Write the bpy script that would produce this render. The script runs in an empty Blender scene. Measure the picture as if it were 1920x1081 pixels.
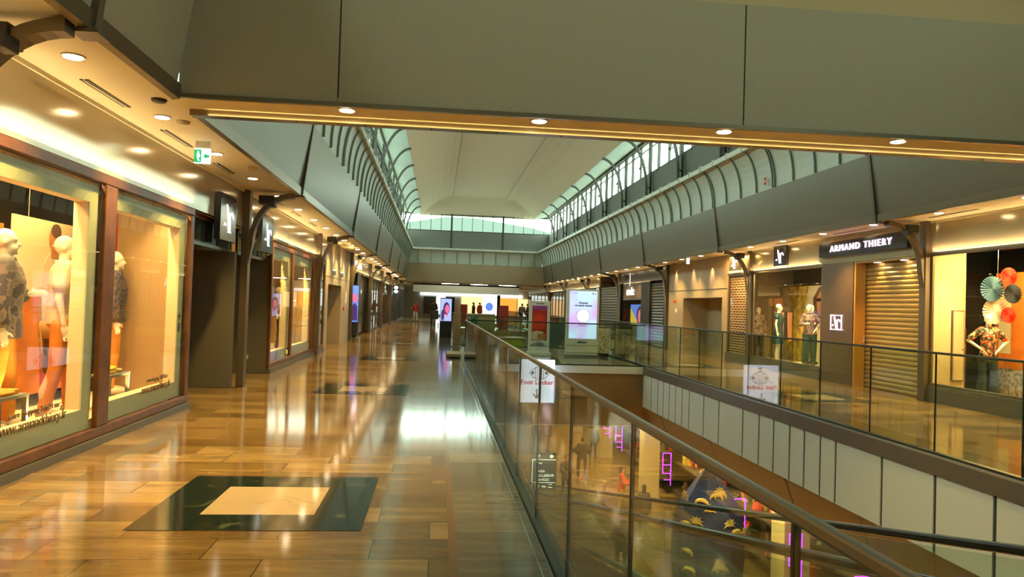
import bpy, bmesh, math, random
from mathutils import Vector, Matrix
random.seed(7)
sc = bpy.context.scene
col = sc.collection
PI = math.pi
# ------------------------------------------------------------------ camera
dYv = Vector((820 - 960, 568.5 - 540.5, 1400.0)).normalized()
dZv = dYv.cross(Vector((1, 0.032, 0))).normalized()
if dZv.y > 0: dZv = -dZv
dXv = dYv.cross(dZv)
if dXv.x < 0: dXv = -dXv
cam_data = bpy.data.cameras.new('camera'); cam = bpy.data.objects.new('camera', cam_data); col.objects.link(cam)
cam_data.sensor_width = 36; cam_data.lens = 1400 / 1920 * 36; cam_data.clip_end = 500; cam_data.clip_start = 0.05
right = Vector((dXv.x, dYv.x, dZv.x)); up = -Vector((dXv.y, dYv.y, dZv.y)); back = -Vector((dXv.z, dYv.z, dZv.z))
cam.matrix_world = Matrix(((right.x, up.x, back.x, 0), (right.y, up.y, back.y, 0), (right.z, up.z, back.z, 1.5), (0, 0, 0, 1)))
sc.camera = cam
sc.view_settings.view_transform = 'Standard'; sc.view_settings.look = 'None'
sc.view_settings.exposure = 1.33; sc.view_settings.gamma = 1.0; sc.view_settings.use_curve_mapping = False
sc.cycles.max_bounces = 8; sc.cycles.diffuse_bounces = 4; sc.cycles.glossy_bounces = 4
sc.cycles.transparent_max_bounces = 24; sc.cycles.transmission_bounces = 4
sc.cycles.caustics_reflective = False; sc.cycles.caustics_refractive = False
sc.cycles.sample_clamp_indirect = 4.0
sc.cycles.use_denoising = True
# ------------------------------------------------------------------ sky and lights
SKY = 4.2
w = bpy.data.worlds.new('sky'); sc.world = w; w.use_nodes = True
bg = w.node_tree.nodes['Background']; bg.inputs[0].default_value = (0.86, 1.0, 0.86, 1); bg.inputs[1].default_value = SKY
WARM = (1.0, 0.63, 0.17); AMBER = (1.0, 0.52, 0.12); CREAM = (1.0, 0.72, 0.34)
def portal(x, y, z, sx, sy, rot):
    l = bpy.data.lights.new('window_portal', 'AREA'); l.shape = 'RECTANGLE'; l.size = sx; l.size_y = sy
    l.cycles.is_portal = True
    o = bpy.data.objects.new('window_portal', l); o.location = (x, y, z); o.rotation_euler = rot; col.objects.link(o)
portal(-2.78, 23.2, 7.65, 1.4, 66.4, (0, -PI / 2, 0))
portal(8.24, 23.2, 7.65, 1.4, 66.4, (0, PI / 2, 0))
portal(2.83, 56.3, 7.6, 10.8, 1.3, (-PI / 2, 0, 0))
def lamp(kind, loc, energy, color, parent=None, size=.1, size_y=None, rot=(0, 0, 0), angle=2.2, blend=.6, name='lamp_light'):
    l = bpy.data.lights.new(name, kind); l.energy = energy; l.color = color
    if kind == 'AREA':
        l.shape = 'RECTANGLE'; l.size = size; l.size_y = size_y or size
    else:
        l.shadow_soft_size = size
    if kind == 'SPOT': l.spot_size = angle; l.spot_blend = blend
    o = bpy.data.objects.new(name, l); o.location = loc; o.rotation_euler = rot; col.objects.link(o)
    if parent: o.parent = parent
    return o
# ------------------------------------------------------------------ materials
M = {}
def mat(name, color=(.5, .5, .5), rough=.5, metal=0., emit=None, estr=0., spec=.5, coat=0., noise=0., nscale=8., bump=0.):
    m = bpy.data.materials.new(name); m.use_nodes = True; nt = m.node_tree; b = nt.nodes['Principled BSDF']
    b.inputs['Base Color'].default_value = (*color, 1); b.inputs['Roughness'].default_value = rough
    b.inputs['Metallic'].default_value = metal; b.inputs['Specular IOR Level'].default_value = spec
    b.inputs['Coat Weight'].default_value = coat; b.inputs['Coat Roughness'].default_value = .03
    if emit: b.inputs['Emission Color'].default_value = (*emit, 1); b.inputs['Emission Strength'].default_value = estr
    if noise or bump:
        tc = nt.nodes.new('ShaderNodeTexCoord'); n = nt.nodes.new('ShaderNodeTexNoise'); n.inputs['Scale'].default_value = nscale
        n.inputs['Detail'].default_value = 4; nt.links.new(tc.outputs['Object'], n.inputs['Vector'])
        if noise:
            r = nt.nodes.new('ShaderNodeValToRGB'); r.color_ramp.elements[0].position = .3; r.color_ramp.elements[1].position = .7
            r.color_ramp.elements[0].color = (*[c * (1 - noise) for c in color], 1); r.color_ramp.elements[1].color = (*[min(1, c * (1 + noise)) for c in color], 1)
            nt.links.new(n.outputs['Fac'], r.inputs[0]); nt.links.new(r.outputs[0], b.inputs['Base Color'])
        if bump:
            bp = nt.nodes.new('ShaderNodeBump'); bp.inputs['Strength'].default_value = bump; bp.inputs['Distance'].default_value = .01
            nt.links.new(n.outputs['Fac'], bp.inputs['Height']); nt.links.new(bp.outputs[0], b.inputs['Normal'])
    M[name] = m; return m
def patches(name, colors, scale=6., rough=.7, kind='VORONOI'):
    """printed cloth: patches of the given colours"""
    m = mat(name, colors[0], rough); nt = m.node_tree; b = nt.nodes['Principled BSDF']
    tc = nt.nodes.new('ShaderNodeTexCoord'); v = nt.nodes.new('ShaderNodeTexVoronoi' if kind == 'VORONOI' else 'ShaderNodeTexNoise')
    v.inputs['Scale'].default_value = scale; nt.links.new(tc.outputs['Object'], v.inputs['Vector'])
    r = nt.nodes.new('ShaderNodeValToRGB'); r.color_ramp.interpolation = 'CONSTANT'
    if kind == 'VORONOI':
        s = nt.nodes.new('ShaderNodeSeparateColor'); nt.links.new(v.outputs['Color'], s.inputs[0]); nt.links.new(s.outputs[0], r.inputs[0])
        lo, hi = 0., 1.
    else:
        nt.links.new(v.outputs['Fac'], r.inputs[0]); lo, hi = .35, .65
    el = r.color_ramp.elements; el[0].position = 0; el[0].color = (*colors[0], 1)
    el[1].position = lo + (hi - lo) * (1 / len(colors)); el[1].color = (*colors[1], 1)
    for i in range(2, len(colors)):
        e = el.new(lo + (hi - lo) * i / len(colors)); e.color = (*colors[i], 1)
    nt.links.new(r.outputs[0], b.inputs['Base Color'])
    return m
def glass(name, tint=(.92, .98, .94), ior=1.5, rough=0., extra=0.):
    m = bpy.data.materials.new(name); m.use_nodes = True; nt = m.node_tree; nt.nodes.clear()
    out = nt.nodes.new('ShaderNodeOutputMaterial'); mx = nt.nodes.new('ShaderNodeMixShader'); tr = nt.nodes.new('ShaderNodeBsdfTransparent')
    gl = nt.nodes.new('ShaderNodeBsdfGlossy'); fr = nt.nodes.new('ShaderNodeFresnel')
    tr.inputs[0].default_value = (*tint, 1); gl.inputs['Roughness'].default_value = rough
    ge = nt.nodes.new('ShaderNodeNewGeometry'); mr = nt.nodes.new('ShaderNodeMapRange'); mr.inputs['To Min'].default_value = ior; mr.inputs['To Max'].default_value = 1 / ior
    nt.links.new(ge.outputs['Backfacing'], mr.inputs['Value']); nt.links.new(mr.outputs[0], fr.inputs['IOR'])
    if extra:
        ad = nt.nodes.new('ShaderNodeMath'); ad.operation = 'ADD'; ad.use_clamp = True; ad.inputs[1].default_value = extra
        nt.links.new(fr.outputs[0], ad.inputs[0]); nt.links.new(ad.outputs[0], mx.inputs[0])
    else: nt.links.new(fr.outputs[0], mx.inputs[0])
    nt.links.new(tr.outputs[0], mx.inputs[1]); nt.links.new(gl.outputs[0], mx.inputs[2]); nt.links.new(mx.outputs[0], out.inputs[0])
    M[name] = m; return m
def stone_floor(name, c1, c2, c3, bw=.9, rh=.37, rough=.09):
    m = mat(name, c1, rough, spec=.75); nt = m.node_tree; b = nt.nodes['Principled BSDF']; L = nt.links
    g = nt.nodes.new('ShaderNodeNewGeometry')
    br = nt.nodes.new('ShaderNodeTexBrick'); br.inputs['Scale'].default_value = 1; br.inputs['Brick Width'].default_value = bw; br.inputs['Row Height'].default_value = rh
    br.inputs['Mortar Size'].default_value = .0035; br.inputs['Mortar Smooth'].default_value = .1; br.offset = .37; br.inputs['Bias'].default_value = 0
    br.inputs['Color1'].default_value = (0, 0, 0, 1); br.inputs['Color2'].default_value = (1, 1, 1, 1); br.inputs['Mortar'].default_value = (.3, .3, .3, 1)
    L.new(g.outputs['Position'], br.inputs['Vector'])
    mp = nt.nodes.new('ShaderNodeMapping'); mp.inputs['Scale'].default_value = (.9, 4.5, 1); L.new(g.outputs['Position'], mp.inputs['Vector'])
    ad = nt.nodes.new('ShaderNodeVectorMath'); ad.operation = 'ADD'; L.new(mp.outputs[0], ad.inputs[0])
    sca = nt.nodes.new('ShaderNodeVectorMath'); sca.operation = 'SCALE'; sca.inputs[3].default_value = 37; L.new(br.outputs['Color'], sca.inputs[0]); L.new(sca.outputs[0], ad.inputs[1])
    n = nt.nodes.new('ShaderNodeTexNoise'); n.inputs['Scale'].default_value = 1.1; n.inputs['Detail'].default_value = 7; n.inputs['Roughness'].default_value = .62; L.new(ad.outputs[0], n.inputs['Vector'])
    mix = nt.nodes.new('ShaderNodeMath'); mix.operation = 'MULTIPLY_ADD'; mix.inputs[1].default_value = .42; L.new(br.outputs['Color'], mix.inputs[0]); L.new(n.outputs['Fac'], mix.inputs[2])
    r = nt.nodes.new('ShaderNodeValToRGB'); e = r.color_ramp.elements; e[0].position = .32; e[0].color = (*c1, 1); e[1].position = .92; e[1].color = (*c3, 1); k = e.new(.62); k.color = (*c2, 1)
    L.new(mix.outputs[0], r.inputs[0])
    mm = nt.nodes.new('ShaderNodeMix'); mm.data_type = 'RGBA'; L.new(br.outputs['Fac'], mm.inputs[0]); L.new(r.outputs[0], mm.inputs[6]); mm.inputs[7].default_value = (*[c * .5 for c in c1], 1)
    L.new(mm.outputs[2], b.inputs['Base Color'])
    n2 = nt.nodes.new('ShaderNodeTexNoise'); n2.inputs['Scale'].default_value = 1.3; L.new(g.outputs['Position'], n2.inputs['Vector'])
    bp = nt.nodes.new('ShaderNodeBump'); bp.inputs['Strength'].default_value = .03; bp.inputs['Distance'].default_value = .01; L.new(n2.outputs['Fac'], bp.inputs['Height']); L.new(bp.outputs[0], b.inputs['Normal'])
    return m
stone_floor('travertine', (.085, .050, .016), (.19, .12, .040), (.35, .24, .10), .95)
stone_floor('grey_travertine', (.07, .055, .034), (.15, .125, .08), (.25, .21, .15), 1.2, .55)
stone_floor('lower_stone', (.11, .06, .018), (.20, .125, .04), (.29, .19, .07), 1.1, .5, .16)
def marble(name, base, vein):
    m = mat(name, base, .08); nt = m.node_tree; b = nt.nodes['Principled BSDF']; g = nt.nodes.new('ShaderNodeNewGeometry')
    n = nt.nodes.new('ShaderNodeTexNoise'); n.inputs['Scale'].default_value = 3.5; n.inputs['Detail'].default_value = 9; n.inputs['Distortion'].default_value = 1.5; nt.links.new(g.outputs['Position'], n.inputs['Vector'])
    r = nt.nodes.new('ShaderNodeValToRGB'); e = r.color_ramp.elements; e[0].position = .58; e[0].color = (*base, 1); e[1].position = .76; e[1].color = (*vein, 1)
    nt.links.new(n.outputs['Fac'], r.inputs[0]); nt.links.new(r.outputs[0], b.inputs['Base Color'])
marble('green_marble', (.014, .024, .02), (.12, .14, .06)); marble('cream_stone', (.50, .39, .25), (.36, .27, .16))
mat('brown_stone', (.20, .115, .06), .1)
mat('soffit_paint', (.88, .80, .60), .75)
mat('fascia_metal', (.20, .195, .155), .34, .55, noise=.06, nscale=60)
mat('bridge_panel', (.37, .32, .22), .7, noise=.04, nscale=60)
mat('bronze_trim', (.20, .165, .11), .3, .65)
mat('seam_dark', (.05, .045, .035), .6)
mat('cove_metal', (.46, .54, .49), .5, .1)
mat('rib_dark', (.21, .25, .22), .45, .3); mat('rib_metal', (.55, .62, .57), .45, .2)
mat('roof_membrane', (.54, .51, .39), .85)
mat('soffit_white', (.19, .25, .22), .8)
mat('clerestory_wall', (.15, .165, .145), .7)
mat('steel_dark', (.055, .06, .05), .5, .3)
mat('column_paint', (.13, .105, .075), .4, .2)
mat('lacquer', (.50, .44, .31), .16, .45)
mat('wood', (.14, .05, .012), .35, noise=.3, nscale=5)
mat('frosted_border', (.50, .54, .38), .6)
mat('cream_reveal', (.80, .66, .42), .6)
mat('plinth_grey', (.12, .115, .10), .4)
mat('grey_panel', (.17, .16, .135), .6, noise=.1, nscale=120)
mat('beige_plaster', (.40, .32, .22), .7)
mat('brown_panel', (.13, .085, .055), .45)
mat('sign_dark', (.045, .045, .055), .2)
mat('dark_glass', (.03, .035, .03), .06)
mat('black', (.012, .012, .012), .5)
mat('dark_room', (.055, .042, .028), .7)
mat('shop_wall', (.55, .42, .24), .8)
mat('white_board', (.75, .75, .68), .6)
mat('void_white', (.62, .70, .67), .6)
mat('dark_band', (.12, .105, .085), .45)
mat('brown_soffit', (.22, .14, .05), .5)
mat('rubber', (.012, .010, .008), .18); mat('handrail', (.20, .19, .15), .36, .5)
mat('seal', (.02, .03, .022), .4)
mat('chrome', (.7, .7, .66), .15, 1)
mat('column_beige', (.50, .40, .23), .6)
mat('shutter_gold', (.50, .36, .15), .38, .55)
mat('shutter_dark', (.045, .045, .035), .35, .5)
mat('mannequin', (.82, .76, .60), .35)
mat('skin', (.40, .22, .13), .5); mat('hair', (.02, .015, .01), .6)
mat('orange_cloth', (.78, .30, .04), .8, noise=.15, nscale=9); mat('cream_cloth', (.62, .54, .38), .8, noise=.06, nscale=9); mat('yellow_cloth', (.85, .50, .05), .8)
mat('teal_cloth', (.012, .05, .055), .8); mat('navy_cloth', (.02, .03, .06), .8); mat('denim', (.012, .026, .04), .8); mat('dark_cloth', (.03, .027, .022), .8)
mat('khaki_cloth', (.42, .27, .09), .8); mat('red_cloth', (.45, .05, .03), .8); mat('green_cloth', (.012, .045, .038), .8); mat('grey_cloth', (.12, .11, .10), .8); mat('brown_cloth', (.10, .06, .035), .8)
patches('floral', [(.03, .02, .02), (.55, .06, .03), (.75, .30, .05), (.06, .10, .05), (.02, .02, .02), (.65, .50, .30)], 22)
patches('jacket_print', [(.10, .09, .07), (.30, .20, .14), (.16, .07, .07), (.06, .06, .06)], 14, kind='NOISE')
patches('dark_print', [(.03, .025, .03), (.12, .07, .05), (.02, .03, .05)], 18, kind='NOISE')
patches('grey_print', [(.13, .12, .11), (.22, .16, .14), (.07, .06, .08)], 11, kind='NOISE')
patches('camo', [(.14, .11, .07), (.26, .20, .13), (.07, .06, .04)], 9, kind='NOISE')
patches('goods', [(.45, .05, .03), (.05, .04, .03), (.7, .55, .3), (.55, .2, .05), (.10, .08, .06), (.75, .7, .6), (.08, .12, .06)], 5)
patches('perforated', [(.70, .68, .58), (.70, .68, .58), (.70, .68, .58), (.70, .68, .58), (.10, .10, .08)], 45)
mat('fan_red', (.75, .05, .02), .8); mat('fan_blue', (.04, .11, .17), .8); mat('fan_navy', (.02, .03, .05), .8); mat('fan_white', (.70, .62, .50), .8)
mat('poster_orange', (.66, .19, .02), .8, noise=.3, nscale=2.5); mat('poster_cream', (.74, .66, .42), .8); mat('poster_rock', (.30, .26, .22), .8, noise=.7, nscale=16)
mat('poster_gold', (.70, .46, .07), .8, noise=.6, nscale=5); mat('poster_dark', (.10, .05, .03), .8); mat('poster_red', (.45, .03, .02), .8); mat('poster_skin', (.50, .22, .08), .8); mat('poster_beige', (.75, .6, .4), .8)
mat('bench_green', (.33, .42, .02), .6); mat('pod_dark', (.06, .10, .09), .7); mat('leaf', (.06, .20, .09), .5); mat('pot', (.5, .42, .3), .6)
mat('totem_beige', (.32, .25, .13), .5); mat('totem_red', (.28, .03, .02), .5)
mat('blue_wrap', (.012, .025, .16), .5, noise=.2, nscale=3); mat('gold_leaf', (.55, .40, .12), .5)
mat('jamb_orange', (.55, .30, .07), .6); mat('tan_panel', (.50, .33, .15), .7); mat('white_paint', (.75, .76, .70), .4)
mat('far_building', (.085, .10, .095), .9); mat('far_roof', (.055, .075, .068), .9)
mat('lamp_lit', (1, 1, 1), .5, emit=(1.0, .80, .48), estr=14)
mat('lamp_ring', (.5, .4, .25), .4)
mat('letter_lit', (1, 1, 1), .5, emit=(1.0, .72, .92), estr=1.5)
mat('letter_soft', (.9, .9, .9), .5, emit=(.85, .88, .80), estr=0.55)
mat('letter_print', (.20, .13, .07), .6); mat('ink', (.02, .02, .05), .6); mat('ink_red', (.80, .10, .12), .5, emit=(.9, .10, .14), estr=0.35); mat('ink_grey', (.30, .40, .38), .6, emit=(.3, .4, .38), estr=0.2)
mat('ink_blue', (.05, .07, .20), .5); mat('purple_print', (.35, .06, .30), .6); mat('ink_purple', (.09, .01, .12), .5, emit=(.4, .02, .4), estr=0.03)
mat('neon_purple', (.4, .0, .9), .5, emit=(.50, .03, 1.0), estr=2.6)
mat('exit_green', (.0, .3, .1), .5, emit=(.0, .35, .12), estr=0.5); mat('exit_white', (1, 1, 1), .5, emit=(.85, 1, .85), estr=1.0)
mat('screen_white', (.9, .9, .9), .4, emit=(.74, .78, 1.0), estr=.95); mat('screen_blue', (.1, .2, .5), .4, emit=(.10, .22, .75), estr=0.5); mat('screen_pink', (.6, .1, .2), .4, emit=(.85, .16, .30), estr=0.42)
mat('screen_sky', (.3, .4, .8), .4, emit=(.38, .46, .95), estr=0.45); mat('screen_dark', (.05, .03, .10), .4, emit=(.07, .03, .14), estr=0.4); mat('screen_yellow', (.5, .4, .05), .4, emit=(.65, .5, .05), estr=0.4)
mat('shop_glow_warm', (.9, .7, .4), .6, emit=(1.0, .62, .28), estr=0.6); mat('shop_glow_white', (.9, .9, .9), .6, emit=(.88, 1.0, .92), estr=0.62); mat('shop_glow_orange', (.9, .3, .05), .6, emit=(1.0, .30, .04), estr=0.62)
glass('rail_glass', (.86, .93, .86), 1.5); glass('shop_glass', (.97, .98, .96), 1.3); glass('window_glass', (.95, 1, .97), 1.3)
# kiosk screen: a lilac picture that glows
m = mat('screen_lilac', (.5, .5, .8), .4, emit=(.6, .5, .9), estr=.42); nt = m.node_tree; tc = nt.nodes.new('ShaderNodeTexCoord'); n = nt.nodes.new('ShaderNodeTexNoise'); n.inputs['Scale'].default_value = 1.6
r = nt.nodes.new('ShaderNodeValToRGB'); r.color_ramp.elements[0].position = .38; r.color_ramp.elements[0].color = (.62, .36, .93, 1); r.color_ramp.elements[1].position = .6; r.color_ramp.elements[1].color = (.50, .78, 1, 1)
nt.links.new(tc.outputs['Object'], n.inputs['Vector']); nt.links.new(n.outputs['Fac'], r.inputs[0]); nt.links.new(r.outputs[0], nt.nodes['Principled BSDF'].inputs['Emission Color'])
# brick facing
m = mat('brick', (.3, .1, .05), .8); nt = m.node_tree; g = nt.nodes.new('ShaderNodeNewGeometry'); sp = nt.nodes.new('ShaderNodeSeparateXYZ'); cb = nt.nodes.new('ShaderNodeCombineXYZ')
br = nt.nodes.new('ShaderNodeTexBrick'); br.inputs['Scale'].default_value = 1; br.inputs['Brick Width'].default_value = .24; br.inputs['Row Height'].default_value = .075; br.inputs['Mortar Size'].default_value = .014
br.inputs['Color1'].default_value = (.22, .06, .03, 1); br.inputs['Color2'].default_value = (.14, .045, .025, 1); br.inputs['Mortar'].default_value = (.80, .62, .38, 1)
nt.links.new(g.outputs['Position'], sp.inputs[0]); nt.links.new(sp.outputs[1], cb.inputs[0]); nt.links.new(sp.outputs[2], cb.inputs[1]); nt.links.new(cb.outputs[0], br.inputs['Vector']); nt.links.new(br.outputs[0], nt.nodes['Principled BSDF'].inputs['Base Color'])

# ------------------------------------------------------------------ helpers
class MB:
    """collects shapes, links them as ONE mesh object"""
    def __init__(s): s.v = []; s.f = []; s.m = []; s.mats = []
    def mi(s, m):
        if m not in s.mats: s.mats.append(m)
        return s.mats.index(m)
    def add(s, vs, fs, m):
        k = len(s.v); s.v += [tuple(v) for v in vs]; i = s.mi(m)
        for f in fs: s.f.append([k + a for a in f]); s.m.append(i)
        return s
    def box(s, x0, x1, y0, y1, z0, z1, m):
        vs = [(x, y, z) for x in (x0, x1) for y in (y0, y1) for z in (z0, z1)]
        return s.add(vs, [(0, 1, 3, 2), (4, 6, 7, 5), (0, 4, 5, 1), (2, 3, 7, 6), (0, 2, 6, 4), (1, 5, 7, 3)], m)
    def prism(s, poly, axis, a, b, m):
        """extrude a 2D polygon along an axis: axis 'y' polygon is (x,z); 'x' polygon is (y,z); 'z' polygon is (x,y)"""
        def P(p, t): return {'y': (p[0], t, p[1]), 'x': (t, p[0], p[1]), 'z': (p[0], p[1], t)}[axis]
        n = len(poly); vs = [P(p, a) for p in poly] + [P(p, b) for p in poly]
        return s.add(vs, [tuple(range(n)), tuple(range(2 * n - 1, n - 1, -1))] + [(i, i + n, (i + 1) % n + n, (i + 1) % n) for i in range(n)], m)
    def tube(s, pts, r, m, n=8, caps=True):
        pts = [Vector(p) for p in pts]; rs = r if isinstance(r, (list, tuple)) else [r] * len(pts)
        vs = []; ref = None
        for i, p in enumerate(pts):
            d = (pts[min(i + 1, len(pts) - 1)] - pts[max(i - 1, 0)]).normalized()
            if ref is None: ref = Vector((0, 0, 1)) if abs(d.z) < .9 else Vector((1, 0, 0))
            u = d.cross(ref).normalized(); v = u.cross(d).normalized(); ref = v
            for k in range(n):
                a = 2 * PI * k / n; vs.append(p + (u * math.cos(a) + v * math.sin(a)) * rs[i])
        fs = [(i * n + k, i * n + (k + 1) % n, (i + 1) * n + (k + 1) % n, (i + 1) * n + k) for i in range(len(pts) - 1) for k in range(n)]
        if caps: fs += [tuple(range(n - 1, -1, -1)), tuple(range((len(pts) - 1) * n, len(pts) * n))]
        return s.add(vs, fs, m)
    def lathe(s, prof, c, m, n=20):
        vs = []; 
        for (r, z) in prof:
            for k in range(n): a = 2 * PI * k / n; vs.append((c[0] + r * math.cos(a), c[1] + r * math.sin(a), c[2] + z))
        fs = [(i * n + k, i * n + (k + 1) % n, (i + 1) * n + (k + 1) % n, (i + 1) * n + k) for i in range(len(prof) - 1) for k in range(n)]
        fs += [tuple(range(n - 1, -1, -1)), tuple(range((len(prof) - 1) * n, len(prof) * n))]
        return s.add(vs, fs, m)
    def ell(s, c, r, m, n=12, k=8, rot=None):
        vs = []; 
        for i in range(1, k):
            t = PI * i / k
            for j in range(n):
                a = 2 * PI * j / n; v = Vector((r[0] * math.sin(t) * math.cos(a), r[1] * math.sin(t) * math.sin(a), r[2] * math.cos(t)))
                if rot: v = rot @ v
                vs.append(Vector(c) + v)
        tp = Vector((0, 0, r[2])); bt = Vector((0, 0, -r[2]))
        if rot: tp = rot @ tp; bt = rot @ bt
        N = len(vs); vs += [Vector(c) + tp, Vector(c) + bt]
        fs = [(i * n + j, (i + 1) * n + j, (i + 1) * n + (j + 1) % n, i * n + (j + 1) % n) for i in range(k - 2) for j in range(n)]
        fs += [(N, j, (j + 1) % n) for j in range(n)] + [(N + 1, (k - 2) * n + (j + 1) % n, (k - 2) * n + j) for j in range(n)]
        return s.add(vs, fs, m)
    def mesh(s, name, fix=True):
        me = bpy.data.meshes.new(name); me.from_pydata(s.v, [], s.f)
        for mm in s.mats: me.materials.append(M[mm])
        me.polygons.foreach_set('material_index', s.m)
        if fix:
            bm = bmesh.new(); bm.from_mesh(me); bmesh.ops.recalc_face_normals(bm, faces=bm.faces); bm.to_mesh(me); bm.free()
        me.update(); return me
    def build(s, name, parent=None, smooth=False, bevel=0., kind=None):
        me = s.mesh(name)
        if smooth: me.polygons.foreach_set('use_smooth', [True] * len(me.polygons))
        o = bpy.data.objects.new(name, me); col.objects.link(o)
        if parent: 
            o.parent = parent; o.location = -parent.location if parent.rotation_euler.z == 0 else o.location
        if bevel:
            b = o.modifiers.new('bevel', 'BEVEL'); b.width = bevel; b.segments = 2; b.limit_method = 'ANGLE'
        if kind: o['kind'] = kind
        return o
def S(mb, name, parent=None, **k):
    return mb.build(name, parent, kind='structure' if parent is None else None, **k)
def S_each(mb, name):
    for i in range(len(mb.v) // 8):
        m_ = MB(); m_.add(mb.v[8 * i:8 * i + 8], [[a - 8 * i for a in f] for f in mb.f[6 * i:6 * i + 6]], mb.mats[mb.m[6 * i]]); S(m_, name)
def tag(o, label, cat, group=None, kind=None):
    o['label'] = label; o['category'] = cat
    if group: o['group'] = group
    if kind: o['kind'] = kind
    return o
def thing(name, label, cat, loc=(0, 0, 0), group=None, rz=0):
    o = bpy.data.objects.new(name, None); o.location = loc; o.rotation_euler.z = rz; o.empty_display_size = .1; col.objects.link(o)
    return tag(o, label, cat, group)
def put(me, name, loc=(0, 0, 0), parent=None, rz=0):
    o = bpy.data.objects.new(name, me); o.location = loc; o.rotation_euler.z = rz; col.objects.link(o)
    if parent: o.parent = parent
    return o
ORD = ['first', 'second', 'third', 'fourth', 'fifth', 'sixth', 'seventh', 'eighth', 'ninth', 'tenth', 'eleventh', 'twelfth', 'thirteenth', 'fourteenth', 'fifteenth', 'sixteenth', 'seventeenth', 'eighteenth', 'nineteenth', 'twentieth']
ORD += ['twenty-' + o for o in ORD[:9]] + ['thirtieth'] + ['thirty-' + o for o in ORD[:9]]
def text(s, size, m, loc, rot, parent=None, name='lettering', ext=.004, align='CENTER', bold=0., sx=1., space=1.):
    cu = bpy.data.curves.new(name, 'FONT'); cu.body = s; cu.size = size; cu.extrude = ext; cu.align_x = align; cu.align_y = 'CENTER'; cu.resolution_u = 3; cu.offset = bold; cu.space_character = space
    t = bpy.data.objects.new(name, cu); col.objects.link(t)
    dg = bpy.context.evaluated_depsgraph_get(); me = bpy.data.meshes.new_from_object(t.evaluated_get(dg)); bpy.data.objects.remove(t)
    me.materials.clear(); me.materials.append(M[m])
    if sx != 1:
        for v in me.vertices: v.co.x *= sx
    o = bpy.data.objects.new(name, me); col.objects.link(o); o.location = loc; o.rotation_euler = rot
    if parent: o.parent = parent; o.location = Vector(loc) - parent.location
    return o
FACE_L = (PI / 2, 0, PI / 2)      # on the left wall, faces +x, reads along +y
FACE_R = (PI / 2, 0, -PI / 2)     # on the right wall, faces -x, reads along -y
FACE_C = (PI / 2, 0, 0)           # faces the camera

LW, RW = -3.3, 9.0; CX = 2.83; mir = lambda x: 2 * CX - x
COLY = [5.15 + 7.8 * i for i in range(12)]
END = 56.5
# ------------------------------------------------------------------ floors and slabs
f = MB(); f.box(-7, .12, -10, 90, -.3, 0, 'travertine'); f.box(.12, .17, -10, 90, -.3, 0.001, 'brown_stone'); f.box(.17, .785, -10, 90, -.3, 0, 'grey_travertine')
S(f, 'floor')
f = MB(); f.box(5.5, 6.1, -10, 90, -.3, 0, 'grey_travertine'); f.box(6.1, 13, -10, 90, -.3, 0, 'travertine'); S(f, 'floor')
f = MB(); f.box(.785, 5.5, 19.4, 27.5, -.3, 0, 'grey_travertine'); f.box(.785, 5.44, 19.25, 19.4, -.18, .002, 'cream_stone'); S(f, 'floor')
f = MB(); f.box(.785, 5.5, 60, 90, -.3, 0, 'travertine'); S(f, 'floor')
f = MB(); f.box(-7, 16, -10, 90, -6.2, -6, 'lower_stone'); S(f, 'floor')
def inlay(cx, cy, w, d, n):
    t = MB(); x0, x1, y0, y1 = cx - w / 2, cx + w / 2, cy - d / 2, cy + d / 2; b = .36
    for q in ((x0, x0 + b, y0, y1), (x1 - b, x1, y0, y1), (x0 + b, x1 - b, y0, y0 + b), (x0 + b, x1 - b, y1 - b, y1)): t.box(*q, 0, .003, 'green_marble')
    t.box(x0 + b, cx, y0 + b, cy, 0, .003, 'cream_stone'); t.box(cx, x1 - b, y0 + b, cy, 0, .003, 'cream_stone')
    t.box(x0 + b, cx, cy, y1 - b, 0, .0031, 'cream_stone'); t.box(cx, x1 - b, cy, y1 - b, 0, .0031, 'cream_stone')
    S(t, 'trim_%d' % n)
for i, y in enumerate([-1.6, 5.73, 12.98, 20.2, 27.5, 34.8, 42.1]): inlay(-1.19, y, 1.49, 1.5, 10 + i)
for i, y in enumerate([-1.4, 5.9, 13.15, 20.4, 27.7, 35, 42]): inlay(7.0, y, 1.49, 1.5, 20 + i)
# ------------------------------------------------------------------ void edge bands (right gallery side, platform side, left side)
t = MB(); t.box(5.44, 5.5, -10, 60, -.19, .0, 'dark_band'); S(t, 'trim_30')
def void_wall(name, x, thick, ys, side):
    t = MB(); a, b = (x, x + thick)
    for y0, y1 in zip(ys, ys[1:]): t.box(a, b, y0 + .026, y1 - .026, -1.04, -.19, 'void_white')
    t.box(a + .015 * (1 if side > 0 else 0), b - .015 * (0 if side > 0 else 1), ys[0], ys[-1], -1.03, -.2, 'seam_dark')
    S(t, name)
base = [7.68, 8.66, 9.72, 10.13, 10.59, 11.05, 11.6, 12.15, 12.82, 13.95, 14.77, 15.65, 16.11, 16.57, 17.03, 17.49, 17.94, 18.5, 19.24]
pat = [.98, 1.06, .41, .46, .46, .55, .55, .67, 1.13, .82, .88]
ys = list(base); k = 0
while ys[-1] < 60: ys.append(ys[-1] + pat[k % 11]); k += 1
k = 0
while ys[0] > -9: ys.insert(0, ys[0] - pat[::-1][k % 11]); k += 1
void_wall('wall_void_right', 5.46, .05, ys, 1)
t = MB(); t.box(.735, .79, -10, 60, -.19, -.002, 'dark_band'); S(t, 'trim_31')
void_wall('wall_void_left', .72, .05, ys, -1)
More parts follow.
